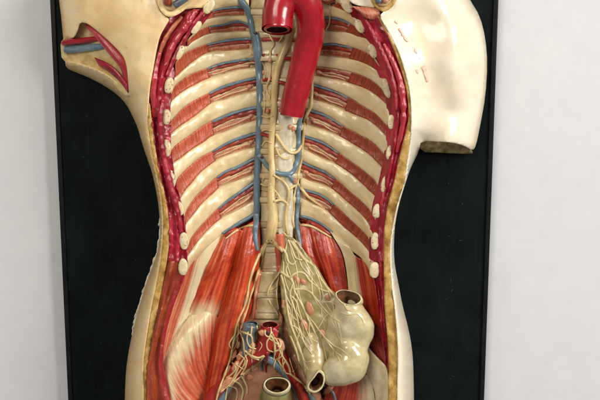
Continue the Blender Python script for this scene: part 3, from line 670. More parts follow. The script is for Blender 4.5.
Rb = [
 ([(350, 10), (344, 6), (336, 2), (322, -2)], [(351, 13), (344, 10.5), (336, 7), (322, 3)], 338),
 ([(365, 36), (357, 28), (350, 23), (342, 19), (334, 17), (318, 16)], [(365, 38), (357, 36), (350, 33), (334, 31.5), (318, 29)], 351),
 ([(380, 67), (375, 59.5), (367, 53), (355, 48), (342, 44.5), (333, 43), (318, 44)], [(380, 73), (375, 69), (367, 64.5), (355, 60), (335, 57), (318, 55)], 354),
 ([(388, 100), (385.4, 94.3), (377, 84.3), (365.3, 76.8), (352.7, 72.4), (331.8, 68), (312, 66)], [(387, 105), (380.4, 98.5), (370.3, 91), (360.3, 86.5), (350, 83), (335, 79.3), (312, 75)], 352),
 ([(389, 128), (383.7, 122), (375.3, 113.6), (363.6, 106.5), (352, 98.8), (336.8, 91.2), (323.4, 86.5), (308, 82)], [(388.5, 140), (386, 136), (377, 126.7), (368.6, 120.3), (358.6, 116), (344, 110), (330, 104.4), (308, 98)], 350),
 ([(387.5, 161), (382, 151.8), (372, 141.8), (358.6, 134.2), (346, 127.6), (335, 119.8), (325, 114), (306, 108)], [(387, 178), (385.4, 172), (377, 162), (367, 152.7), (353.6, 144.3), (341, 136.8), (326.8, 131), (306, 124)], 345),
 ([(380.8, 199), (379, 190), (375.3, 181), (365.3, 172), (353.6, 163.3), (341, 154), (331.8, 147), (321.7, 141), (302, 134.5)], [(380, 205), (377, 198.4), (368.6, 190), (358.6, 180.3), (348.5, 172), (335, 163.5), (323.4, 159), (302, 148)], 340),
 ([(374, 229), (373.7, 220), (370.3, 211), (362, 201.8), (352, 193.2), (338.5, 181), (326.8, 172), (310, 164.5), (300, 160)], [(373, 233), (367, 221), (357, 210), (343.5, 198.4), (332.6, 189.2), (320, 184), (310, 181), (300, 176)], 336),
 ([(374, 252), (371, 245), (367, 236), (358.6, 227), (348.5, 217.7), (336, 206), (321.7, 194.5), (310, 190.5), (300, 188)], [(373.6, 258.4), (370.3, 253.4), (362, 243), (353.6, 235), (341.8, 225), (331, 214.3), (323, 208.5), (310, 202), (300, 197)], 334),
]
Re = [(346, 4), (359.5, 26), (372.5, 51), (386.5, 88), (391.5, 122), (390, 153), (385, 184), (377, 211), (375, 241), (374.5, 270)]

def band_interp(T, B, n):
    return crv([(x, y, 0) for x, y in T], n), crv([(x, y, 0) for x, y in B], n)

def split_curve(c, x0, side):
    """lateral part, medial part of a dense curve cut where x passes x0"""
    m = c[:, 0] < x0 if side < 0 else c[:, 0] > x0
    k = int(m.sum()); k = max(3, min(len(c) - 4, k))
    return c[:k + 1], c[k:]

DV = lambda off: (lambda x, y: d_wall(x, y) + off)
bands = []
for side, bl_, hm in ((-1, Lb, 'hatch'), (1, Rb, 'hatch_shaded')):
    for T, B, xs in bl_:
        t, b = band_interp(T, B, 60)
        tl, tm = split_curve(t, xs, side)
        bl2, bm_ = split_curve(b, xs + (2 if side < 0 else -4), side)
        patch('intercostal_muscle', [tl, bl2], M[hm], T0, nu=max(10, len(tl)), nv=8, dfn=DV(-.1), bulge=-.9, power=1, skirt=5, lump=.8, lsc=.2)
        patch('intercostal_membrane', [tm, bm_], M['membrane'], T0, nu=24, nv=6, dfn=DV(-1.5), bulge=-.6, power=1, skirt=4, lump=.6, lsc=.2)
        bands.append((side, tm, bm_, tl, bl2))

# --- ribs, each with its sawn end
def rib(side, top, bot, end, ang, w=4.4, h=8.4):
    w *= .88 + .3 * random.random(); h *= .9 + .2 * random.random()
    ex, ey = end; k = 3.5 * (-side)
    top = [(ex + k * .4, ey - 6.5 + (0 if ey > 40 else 1))] + top; bot = [(ex + k * .4, ey + 5)] + bot
    r = patch('rib', [[(x, y, 0) for x, y in top], [(x, y, 0) for x, y in bot]], M['bone'], T0, nu=54, nv=12, dfn=DV(-.5), bulge=1.9, power=.8, skirt=6, lump=1.2, lsc=.09)
    d = d_wall(ex, ey) + 5
    blob('sawn_end', ex, ey, d - 1.2, w, h, 1.5, ang, M['bone_end'], r, lump=.07, power=.9)
    return r
for side, bl_, en in ((-1, Lb, Le), (1, Rb, Re)):
    n = len(bl_)
    for i in range(n + 1):
        if i == 0:
            T = bl_[0][0]; top = [(x, y - (11 if side < 0 else 9)) for x, y in T]; bot = T
        elif i == n:
            B = bl_[-1][1]; top = B
            if side < 0: bot = [(186, 273), (190, 266), (198, 256), (207, 247), (219, 238), (235, 226), (252, 217), (259, 213)]
            else: bot = [(372, 276), (368, 268), (361, 258), (352, 251), (343, 243), (331, 233), (320, 225), (300, 218)]
        else:
            top, bot = bl_[i - 1][1], bl_[i][0]
        a = en[max(i - 1, 0)]; c = en[min(i + 1, n)]
        ang = math.atan2(c[1] - a[1], c[0] - a[0]) - math.pi / 2
        rib(side, list(top), list(bot), en[i], ang, h=11.5 if (side > 0 and i == 3) else 8.2 if i else 9)

# --- spine
def vertebra(name, y0, y1, xl, xr, d0, bul, m, waist=0.0, lump=.6, nu=10):
    xc = (xl + xr) / 2; hw = (xr - xl) / 2
    rails = []
    for t in np.linspace(-1, 1, 9):
        rails.append([(xc + hw * t * (1 - waist * q), y0 + (y1 - y0) * s_, d0 + bul * math.sqrt(max(0, 1 - (t * .98) ** 2)) * (1 - waist * q * .8)) for s_, q in ((0, 0), (.15, .6), (.5, 1), (.85, .6), (1, 0))])
    return patch(name, rails, m, T0, nu=nu, nv=18, skirt=5, lump=lump, lsc=.12)
ys = [-14, 12, 35, 58, 81, 104, 127.5, 151.5, 176, 200, 225, 250, 272]
for i in range(len(ys) - 1):
    xl = 259 if i > 2 else 249; xr = 303 - max(0, i - 5) * .9
    vertebra('vertebra', ys[i] + 3.2, ys[i + 1] - 3.2, xl, xr, 30, 16, M['spine'], waist=.09)
    vertebra('spinal_disc', ys[i + 1] - 3.0, ys[i + 1] + 3.0, xl - .5, xr + .5, 30.5, 16.2, M['spine'], waist=-.05, nu=6)
vertebra('anterior_ligament', 112, 246, 277.5, 293, 44, 3.2, M['disc'], nu=60, lump=.9)
vertebra('vertebra', 272, 292.8, 256, 281, 44, 13, M['spine'], waist=.06)
vertebra('spinal_disc', 293, 298, 255.5, 281.5, 44, 13.4, M['spine'], waist=-.03, nu=6)
vertebra('vertebra', 298.3, 313, 256, 281, 44, 13, M['spine'], waist=.05)
vertebra('spinal_disc', 313.3, 319, 255.5, 282, 44, 13.3, M['spine'], waist=-.03, nu=6)
vertebra('vertebra', 319.3, 350, 256, 283, 42, 12, M['spine'], waist=.05)

# --- loin and pelvis muscles
patch('flank_muscle', [   # transversus fan on the left, running out into a white sheet
    [(186, 263, 59), (184, 270, 63), (179, 290, 62), (172, 308, 63), (166, 330, 64), (162.5, 350, 64), (161, 366, 62)],
    [(195, 256, 52), (191, 264, 57), (185, 285, 56), (178, 304, 56), (171, 325, 58), (166, 345, 61), (163, 362, 60)],
    [(205, 247, 46), (198, 257, 52), (191, 280, 51), (184, 302, 51), (178, 320, 53), (171, 342, 57), (166, 358, 59)],
    [(217, 237, 43), (209, 248, 47), (201, 272, 47), (193, 296, 47.5), (185, 318, 50), (177, 336, 56), (170, 352, 60)],
    [(230, 227, 38), (222, 237, 42), (211, 264, 43.5), (200, 290, 44.5), (191, 312, 48.5), (181, 328, 55), (174, 344, 60)]], M['flank_fade'], T0, nu=60, nv=24, skirt=8, lump=.9, lsc=.07)
patch('loin_muscle', [   # quadratus, viewer's left
    [(221, 236, 42), (208, 264, 46), (198, 286, 46), (190, 310, 48), (186, 322, 48)],
    [(229, 232, 45), (219, 262, 52), (210, 286, 52), (202, 306, 52), (197, 320, 50)],
    [(238, 228, 45), (230, 258, 51), (222, 284, 51), (214, 308, 51), (208, 324, 49)],
    [(243, 231, 46), (236, 256, 45), (229, 280, 45), (222, 306, 45), (213, 326, 45)]], M['loin_fade'], T0, nu=60, nv=22, skirt=8, lump=.8, ribbed=.8)
patch('psoas_muscle', [
    [(241, 231, 45), (236, 256, 45), (228, 282, 45), (221, 308, 46), (213, 330, 46), (210, 355, 46), (205, 382, 44), (203, 420, 42)],
    [(248, 224, 46), (242, 256, 55), (235, 284, 56), (228, 310, 57), (221, 334, 57), (217, 358, 56), (212, 384, 53), (209, 420, 50)],
    [(255, 221, 46), (249, 256, 57), (243, 284, 58), (236, 310, 60), (230, 334, 60), (225, 358, 59), (219, 384, 56), (215, 420, 52)],
    [(260, 222, 40), (260, 254, 46), (257, 284, 46), (251, 310, 47), (243, 334, 48), (233, 358, 50), (227, 384, 48), (222, 420, 46)]], M['psoas'], T0, nu=90, nv=24, skirt=8, lump=.9, ribbed=.9)
patch('hip_muscle', [    # iliacus with its pale crest, viewer's left
    [(204, 298, 43), (194, 311, 47), (182, 324, 52), (171, 340, 56), (162, 356, 58), (160.5, 370, 58), (164, 388, 57), (168, 410, 56), (170, 430, 54)],
    [(212, 305, 47), (204, 318, 55), (191, 332, 60), (180, 347, 63), (171.5, 362, 64), (168, 376, 64), (170, 390, 63), (173, 410, 61), (175, 430, 59)],
    [(217, 315, 47), (209, 332, 52), (199, 347, 55), (189, 361, 57.5), (181, 376, 58.5), (177.5, 390, 59), (179, 402, 58), (181, 414, 57), (182, 430, 55)],
    [(218, 326, 45), (212, 344, 48), (206, 359, 51), (198, 376, 53), (192, 392, 54), (190, 404, 54), (190, 416, 53), (190, 430, 51)],
    [(217, 335, 40), (214, 352, 41), (212, 366, 42), (208, 384, 43), (206, 400, 43), (205, 414, 42), (204, 430, 41)]], M['hip_fade'], T0, nu=80, nv=34, skirt=9, lump=1.3, lsc=.06, ribbed=.5)
# viewer's right
patch('loin_muscle', [
    [(303, 224, 44), (308, 246, 44), (316, 268, 44), (324, 290, 44), (330, 306, 44)],
    [(312, 222, 45), (318, 250, 52), (325, 270, 52), (331, 292, 52), (335, 310, 50)],
    [(323, 227, 46), (328, 252, 52), (333, 272, 52), (338, 294, 52), (341, 312, 50)],
    [(333, 238, 46), (341, 252, 46), (345, 268, 46), (348, 292, 46), (349, 314, 44)]], M['psoas_dark'], T0, nu=60, nv=24, skirt=8, lump=.8, ribbed=1.2)
patch('psoas_muscle', [
    [(297, 228, 44), (297, 250, 46), (302, 272, 46), (308, 300, 46)],
    [(303, 223, 44), (306, 250, 53), (312, 272, 53), (318, 300, 52)],
    [(311, 229, 46), (317, 250, 47), (323, 272, 47), (328, 300, 46)]], M['psoas_dark'], T0, nu=50, nv=16, skirt=8, lump=.8, ribbed=1.0)
patch('tendon_sheet', [
    [(329, 230, 40), (334, 238, 46), (342, 252, 46.5), (346, 268, 47), (348.5, 292, 47), (350, 310, 46)],
    [(338, 236, 42), (343, 244, 47.5), (348, 256, 47.5), (352, 272, 47.5), (354, 292, 47.5), (356, 310, 46)],
    [(347, 241, 45), (351, 249, 50.5), (356, 259, 50.5), (358, 274, 50), (360, 292, 49), (361, 310, 47)]], M['bone'], T0, nu=30, nv=10, skirt=5, lump=.5)
patch('flank_muscle', [
    [(352.5, 253.5, 51), (354, 266, 51), (355.5, 280, 51), (358, 296, 51), (362, 316, 50)],
    [(359, 258, 55), (362, 272, 55), (364, 286, 55), (367, 302, 55), (371, 322, 55)],
    [(370, 262, 62), (375, 277, 64), (379, 290, 66), (381, 306, 68), (384, 330, 69)]], M['flank_dark_fade'], T0, nu=36, nv=14, skirt=6, lump=.8, ribbed=.8)
patch('flank_muscle', [
    [(362, 300, 50), (365, 320, 50), (370, 345, 52), (380, 366, 56)],
    [(371, 303, 54), (374, 322, 55), (378, 345, 58), (384, 366, 60)],
    [(379, 306, 62), (381, 324, 63), (385, 345, 64), (387, 366, 63)]], M['maroon'], T0, nu=30, nv=10, skirt=6, lump=.8)
patch('hip_crest', [
    [(364, 340, 56), (370, 349, 60), (378, 358, 64), (386, 366.5, 70), (388.5, 380, 71), (388.5, 400, 71), (388.5, 430, 70)],
    [(362, 352, 54), (368, 360, 58), (374, 368, 62), (380, 377, 66), (383, 388, 67), (383, 402, 67), (382, 430, 66)],
    [(360, 362, 50), (364, 371, 53), (369, 379, 56), (373, 387, 58), (375, 396, 58), (375, 408, 58), (373, 430, 56)]], M['tendon'], T0, nu=44, nv=14, bulge=1, skirt=8, lump=.7)
patch('hip_muscle', [
    [(330, 372, 44), (328, 386, 44), (324, 402, 42), (320, 430, 40)],
    [(350, 370, 50), (348, 386, 51), (344, 404, 50), (340, 430, 46)],
    [(370, 376, 56), (373, 388, 58), (375, 402, 58), (374, 430, 55)]], M['hip_dark_fade'], T0, nu=36, nv=16, skirt=6, lump=1.2, ribbed=1.0)
# pelvic floor and sacrum
plate('connective_tissue', [(251, 288), (258, 278), (282, 288), (290, 330), (299, 360), (312, 386), (296, 394), (240, 362), (230, 352), (240, 325)], lambda p: np.full(len(p), 43.0), M['pink'], T0, res=3, skirt=5, lump=2.5, lsc=.12)
patch('sacrum', [
    [(226, 352, 38), (224, 372, 38), (220, 392, 37), (214, 430, 36)],
    [(246, 340, 44), (246, 364, 45), (243, 388, 42), (238, 430, 38)],
    [(268, 338, 48), (270, 362, 47), (271, 386, 40), (270, 430, 34)],
    [(288, 342, 44), (293, 364, 45), (298, 388, 42), (300, 430, 38)],
    [(304, 350, 38), (312, 372, 38), (320, 392, 38), (330, 430, 36)]], M['pelvis'], T0, nu=40, nv=24, skirt=5, lump=1.2, lsc=.05)
bake()

# ------------------------------------------------------------------ vessels and nerves between the ribs
for bi, (side, tm, bm_, tl, bl2) in enumerate(bands):
    n = len(tm); b2 = crv(bm_, n)
    def at(v, wv=0.0, ph=0.0, a=0, z=None):
        z = z or n
        out = []
        for i in range(a, z, max(1, n // 9)):
            vv = v + wv * math.sin(i / n * 9 + ph)
            out.append(tuple(tm[i, :2] * (1 - vv) + b2[i, :2] * vv))
        return out
    wd = float(np.linalg.norm(tm[n // 2, :2] - b2[n // 2, :2]))
    hw = wd / 13.0
    if not (side > 0 and bi in (9, 12)):
        v = at(.09); v = v[::-1]
        tube('intercostal_vein', v, [1.5 * hw ** .5, 1.35 * hw ** .5, .8] if side < 0 else [1.3, 1.1, .6], M['vein'], T0, lift=.6, n=9, wob=.4)
    tube('intercostal_artery', at(.33)[::-1], [2.0 * hw, 2.2 * hw, 1.7 * hw], M['artery_small'], T0, lift=.1, n=8, flat=.6, wob=.45)
    if wd > 8:
        k = n - 1
        q0 = np.array([tm[i, :2] * .62 + b2[i, :2] * .38 for i in range(n)]); q1 = np.array([tm[i, :2] * .08 + b2[i, :2] * .92 for i in range(n)])
        t3 = np.array([tm[i, :2] * .42 + b2[i, :2] * .58 for i in range(n)])
        patch('intercostal_muscle', [np.column_stack([t3, np.zeros(n)])[:int(n * .86)], np.column_stack([q1, np.zeros(n)])[:int(n * .86)]], M['hatch_small' if side < 0 else 'hatch_small_shaded'], T0, nu=24, nv=6, dfn=DV(-1.2), bulge=.8, skirt=3, lump=.5, lsc=.2)
        bake_needed = True
bake()
for bi, (side, tm, bm_, tl, bl2) in enumerate(bands):
    n = len(tm); b2 = crv(bm_, n); wd = float(np.linalg.norm(tm[n // 2, :2] - b2[n // 2, :2]))
    if wd < 8 or (side < 0 and bi < 3) or (side > 0 and bi in (10, 11)): continue
    ph = bi * 1.7
    def at2(f, a=0, z=n - 1, m=9):
        return [tuple(tm[int(i), :2] * (1 - f(i / n)) + b2[int(i), :2] * f(i / n)) for i in np.linspace(a, z, m)]
    tube('nerve', at2(lambda q: .54 + .07 * math.sin(q * 7 + ph))[::-1], [.95, .85, .5], M['nerve_tan'], T0, lift=0, n=8, wob=.45, flat=.6)
    tube('nerve', at2(lambda q: .60 + .22 * max(0, 1 - q) ** .7 + .04 * math.sin(q * 11 + ph), a=2, z=int(n * .8))[::-1], [.9, .75, .4], M['nerve_tan'], T0, lift=0, n=8, wob=.45, flat=.6)
    i = int(n * .80); g = tm[i, :2] * .42 + b2[i, :2] * .58
    blob('ganglion', g[0], g[1], depth_at(*g) + .4, 3.4, 2.1, 1.7, -.4 if side < 0 else .4, M['pink'], T0, sub=2)
    if side < 0 and bi >= 4:
        g = tm[int(n * .93), :2] * .45 + b2[int(n * .93), :2] * .55
        blob('vessel_stump', g[0], g[1], depth_at(*g) + .3, 1.7, 1.5, 1.2, 0, M['dark'], T0, sub=2)
# vein and nerve under the last rib on both sides
def drape(name, pts, r, m, lift=.6, **k): return tube(name, pts, r, M[m], T0, lift=lift, **k)
drape('intercostal_vein', [(258, 212), (250, 217.2), (237, 224.5), (223, 233.5)], [2.2, 1.9, 1.4], 'vein', 1.3, n=9)
drape('intercostal_artery', [(257, 219), (247, 222), (236, 228), (225, 236)], [2, 2, 1.6], 'artery', .6)
drape('nerve', [(256, 225), (246, 226.5), (236, 231), (226, 238.5)], [1.2, 1.2, .9], 'nerve', .9)
drape('intercostal_vein', [(298, 215.5), (310, 218.5), (321.7, 224.4), (332, 232)], [1.6, 1.4, 1], 'vein', 1.2, n=9)
drape('intercostal_artery', [(299, 220), (310, 222.5), (321, 228.5), (330, 234.5)], [2.2, 2, 1.6], 'artery', .6)
drape('nerve', [(300, 224.8), (311, 226.2), (323, 232.5), (331, 237.5)], [1.2, 1.2, .9], 'nerve', .9)

# ------------------------------------------------------------------ big vessels of the chest
for p in ([(262, 39.5), (272, 39), (281, 40)], [(289, 40), (294, 40.2), (300, 42)], [(263, 55.5), (271, 54.5), (280, 56)], [(282, 58.6), (289, 58.4), (297, 59)], [(263, 80), (270, 79.8), (278, 81.5)], [(279, 82), (286, 83.5), (292, 84)], [(264, 110.5), (269, 111), (273, 112)], [(261, 134), (266, 135), (270, 137)]):
    drape('segmental_artery', p, [1.7, 1.8, 1.6], 'artery', .6)
drape('azygos_vein', [(238, -12), (241, 0), (246.7, 8.4), (250, 18.4), (252.5, 32), (256, 45)], [3, 3.2, 3.0, 2.8, 3], 'vein', 2.2, n=12, smooth=30)
drape('azygos_vein', [(255, 33.5), (257.3, 50), (259.5, 70), (260.2, 92), (260, 112), (259, 138), (258, 157), (257, 178), (256.8, 208), (256.3, 219)], [4.2, 4.2, 3.9, 3.6, 3.5, 3.5, 3.4, 3.3, 3.3, 3.0], 'vein', 2.6, n=12, wob=.06, smooth=60)
bake()
drape('azygos_vein', [(256.4, 214), (256, 222), (255.2, 230), (255.3, 238), (257.5, 250)], [2.9, 2.9, 2.7, 2.4, 1.5], 'vein', .8, n=12, smooth=8)
blob('vessel_mouth', 255.3, 33, depth_at(255.3, 33.5) + .3, 2.1, 1.6, 1.0, 0, M['dark'], T0, sub=2)
drape('azygos_branch', [(258.5, 155), (263, 160), (267, 165.5), (271, 170), (277, 172.5), (285, 174.2), (291.5, 173), (296, 165), (298.5, 152), (298.7, 132), (300.5, 119), (305, 110)], [2.5, 2.3, 2.2, 2.2, 2.3, 2.5, 2.6, 2.5, 2.4, 2.3, 2.1, 1.6], 'vein', 1.9, n=10, smooth=6)
drape('hemiazygos_vein', [(288.5, 175), (293.6, 182), (297, 189), (298, 200), (297, 213), (296.5, 222), (298.7, 235), (301, 248.5)], [2, 2, 2.3, 2.4, 2.4, 2.2, 1.9, 1.1], 'vein', 1.9, n=10, smooth=6)
bake()
# thoracic duct and its wide foot
drape('thoracic_duct', [(295, 20), (291, 32), (287.5, 42), (281, 57), (276.5, 72), (274.5, 92), (274, 110), (272, 132), (271.3, 157), (272.3, 170), (271.2, 192), (272, 205), (273, 219), (271.5, 230), (270, 240)], [3.8, 3.8, 3.8, 3.6, 3.5, 3.3, 3.1, 3.0, 2.9, 2.9, 3.0, 3.2, 3.8, 4.6, 5.4, 4.8], 'nerve', 2.0, n=10, smooth=40)
bake()
NV = [
 ([(268.5, 33), (271, 38), (274, 43.5), (271, 49), (270, 56), (270.5, 65), (269.5, 78), (266.5, 88), (269, 97), (271, 105)], [.9, 1.1, 1.2, 1.1, 1.0]),
 ([(289, 25), (284, 34), (279, 42)], [.8, .9, .6]),
 ([(266, 88), (264.5, 96), (267.5, 101), (270, 96), (269.5, 90)], .7),
 ([(276, 134), (280, 141), (285.3, 148.6), (291, 152.8), (297, 152), (302, 145)], [1.6, 1.5, 1.4, 1.3]),
 ([(276, 148), (279, 155), (286, 159), (293, 155)], [1.2, 1.1, .8]),
 ([(312, 80), (312, 93), (310.4, 107), (305.4, 118.5), (303.7, 132), (302, 150), (301, 160), (298.7, 171), (297, 184)], [1.3, 1.5, 1.6, 1.6, 1.5, 1.6, 1.6, 1.8]),
 ([(273.5, 175), (279, 178.5), (284, 182), (288.6, 190), (288.5, 197), (287.6, 203.6)], [1.2, 1.3, 1.5, 1.4]),
 ([(288.6, 190), (293, 186.5), (297.5, 184)], 1.5),
 ([(297.5, 184), (302, 189.5), (308, 196.5), (315, 202), (325, 209)], [1.8, 1.5, 1.2, .8]),
 ([(274, 201.5), (279, 200), (283, 200.5), (287.6, 203.6)], 1.3),
 ([(287.6, 203.6), (286, 214), (286, 225), (288, 234)], [1.6, 1.6, 1.7]),
 ([(296, 186), (294, 198), (293.5, 210), (293, 222), (296, 236), (302, 250)], [1.0, 1.3, 1.4, 1.3, 1.0]),
 ([(274, 190), (278, 194), (280, 199)], .9),
 ([(262, 131), (266, 129.5), (271, 131)], 1.0), ([(262, 146), (266, 141), (271, 143)], .9), ([(261, 184), (266, 186), (271, 184)], 1.1), ([(260.5, 189), (266, 190.5), (271, 189)], 1.0),
 ([(262, 116), (267, 117.5), (273, 116)], .9), ([(262.5, 164), (264.5, 172), (263, 180)], .8),
 ([(322, 4), (329, 2), (330, 14), (329, 24), (326, 30)], .8), ([(318, 2), (325, 3.5), (334, 1)], 1.0),
 ([(263, 92), (265, 104), (264, 112)], .7), ([(262.5, 62), (265.5, 71), (264, 79)], .7),
]
for p, r in NV: drape('nerve', p, r, 'nerve', .8, n=7)
for x, y in ((268, 101), (325, 24), (267.5, 111), (270, 60), (293, 129), (264, 72), (290, 127), (295, 181)):
    blob('ganglion', x, y, depth_at(x, y) + .5, 2.2, 2.8, 1.6, .2, M['pink'], T0, sub=2)
for x, y in ((261.6, 190), (259.8, 217), (276.5, 199), (293.6, 192.3), (278, 233.5), (285.5, 233.2), (261.5, 157), (321, 2), (334, 3)):
    blob('vessel_stump', x, y, depth_at(x, y) + .2, 1.6, 1.4, .9, 0, M['dark'], T0, sub=2)

# aorta
ao = tube('aorta', [(277, 29.5, 88), (277.5, 20, 85.2), (279, 8, 83), (285, -5, 82), (296, -8, 81), (306, 3, 77), (310, 18, 72), (310.3, 36, 67), (305.5, 56, 63), (299.5, 80, 61), (295, 98, 60), (291, 114.5, 59)],
          [13.4, 13.6, 14, 14.2, 13.4, 12.7, 12.4, 12.2, 12.1, 12, 12, 11.6], M['aorta'], T0, n=26, step=2.0, cap=False, wob=.012)
ca_ = [(277 + 13.3 * math.cos(t), 29.4 - 3.8 * math.sin(t), 88 + 12.8 * math.sin(t)) for t in np.linspace(0, 2 * math.pi, 16, endpoint=False)]
ringed('aorta_mouth', ca_, M['aorta'], ao, M['dark'], 'lumen', wall=3.2, deep=14, axis=(0, -9, -3))
blob('lumen', 291, 114.6, 58, 11.2, 2.6, 9.5, .08, M['artery'], ao, lump=.03)
bake()

# ------------------------------------------------------------------ belly: great vessels
for pr in ([(263, 246), (261, 262), (258.5, 282), (256, 300), (254, 318)], [(276, 236), (278, 250), (279, 266), (279, 285)]):
    drape('crus_of_diaphragm', pr, [3.2, 3.0, 2.6, 2.2], 'fan', .8, n=8, flat=.7)
patch('crus_of_diaphragm', [[(276, 234, 60), (277.5, 243, 60), (281, 252, 60)], [(284, 234, 60), (285, 244, 60), (285, 252, 60)]], M['fan'], T0, nu=14, nv=6, bulge=1.5)
bake()
art = [(269, 329, 68), (268, 338, 67), (264, 347, 65), (254, 354.5, 61), (244, 362, 58), (235, 372, 55), (225, 382, 53), (214, 394, 52), (204, 412, 50)]
il = tube('iliac_artery', art, [8.0, 8.2, 8.4, 7.6, 6.8, 6.4, 6.6, 7, 7], M['iliac'], T0, n=16)
tube('iliac_artery', [(270, 338, 64), (276, 346, 62), (283, 358, 57), (290, 371, 53), (297, 384, 52), (303, 398, 50), (308, 415, 48)], [7, 6.4, 5.6, 5, 4.8, 4.8, 4.8], M['iliac'], T0, n=14)
ringed('artery_mouth', [(261, 325, 70), (264, 328, 71), (269, 329, 72), (275, 328, 71), (279, 325, 70), (275, 322.3, 69), (269, 321.6, 69), (264, 322.6, 69)], M['iliac'], il, M['dark'], 'lumen', wall=2.4, deep=12, axis=(0, 6, -9))
iv = tube('vena_cava', [(250.5, 325, 66), (249, 334, 66), (248, 344, 64), (247, 354, 60), (242, 364, 56), (233, 375, 53)], [7.2, 6.8, 6.4, 5.2, 4.4, 3.6], M['vein_grey'], T0, n=14)
ringed('vein_mouth', [(243.5, 324.5, 68), (246, 326.6, 69), (251, 327, 69.5), (256.5, 326, 69), (258.5, 323.6, 68), (256, 321.8, 67), (250.5, 321.5, 67), (245.5, 322.5, 67)], M['vein_grey'], iv, M['dark'], 'lumen', wall=2.4, deep=12, axis=(0, 6, -9))
tube('iliac_vein', [(258, 350, 54), (266, 356, 57), (274, 361, 56), (284, 372, 52), (294, 386, 48), (302, 400, 46)], [4, 5.2, 5, 4, 4, 4], M['vein'], T0, n=12)
tube('iliac_vein', [(239, 366, 50), (231, 380, 50), (224, 392, 50), (216, 410, 48)], [4, 4.5, 5.5, 6], M['vein'], T0, n=12)
bake()
drape('sacral_vein', [(262.5, 358), (261.7, 364), (262.5, 371)], 1.1, 'vein_grey', .6)
drape('sacral_artery', [(267, 352), (266.8, 360), (265.5, 367), (266, 372)], [1.4, 1.3, 1.1], 'artery', .8)
NP = [(257.5, 341, 6, 3.2, -.9), (262.5, 333, 4.2, 3.2, .3), (252, 346, 3.2, 4.2, .2), (252, 351.5, 5, 3, .2), (241, 356, 3.6, 6, .5), (236, 366, 3, 6, .6), (229, 382, 4.5, 8, .9), (238, 345, 2.4, 4, .3), (257, 313, 2.0, 3.5, 0), (280, 319, 2.8, 7, -.15), (281.5, 345, 3, 7, -.3), (287, 341, 2.5, 5, -.3)]
NP += [(246, 300, 2.2, 7, .25), (243, 318, 2.0, 6, .3), (233, 356, 2.6, 6, .5), (227, 372, 2.4, 7, .5), (222, 388, 3, 6, .5), (288, 352, 2.4, 6, -.45), (293, 364, 2.2, 5, -.45), (249, 377, 4, 3, .4), (255, 369, 4, 2.6, -.6)]
for x, y, a, b, an in NP:
    blob('lymph_node', x, y, depth_at(x, y) + .2, a, b, 2.0, an, M['pink'], T0, lump=.25)
for x, y, a, b in ((256.5, 346.5, 2.6, 1.2), (240.5, 375, 2.2, 1), (268, 333, 2, 2.6), (283, 352, 1.6, 3.2)):
    blob('vessel_stump', x, y, depth_at(x, y) + .2, a, b, 1.0, -.1, M['dark'], T0, sub=2)
for x, y, a, b, an in ((275, 332.5, 2.8, 5, -.25), (277.5, 344.5, 2.6, 6, -.35)):
    blob('lymph_node', x, y, depth_at(x, y) + .5, a, b, 1.6, an, M['strap'], T0)
bake()
NX = []
for (ax, ay, bx, by, n_) in ((240, 326, 232, 372, 5), (248, 352, 226, 396, 6), (262, 330, 246, 372, 5), (272, 334, 286, 372, 6), (279, 330, 296, 376, 5)):
    for k in range(max(1, n_ // 3)):
        o1 = rng.normal(0, 3.2, 2); o2 = rng.normal(0, 3.2, 2); w_ = rng.normal(0, 2.6, (2, 2))
        NX.append(([(ax + o1[0], ay + o1[1]), (ax * .66 + bx * .34 + w_[0, 0], ay * .66 + by * .34 + w_[0, 1]), (ax * .33 + bx * .67 + w_[1, 0], ay * .33 + by * .67 + w_[1, 1]), (bx + o2[0], by + o2[1])], [.7, .7, .55, .3]))
for p, r in NX: drape('nerve', p, r, 'nerve', .5, n=6, wob=.35, flat=.7)
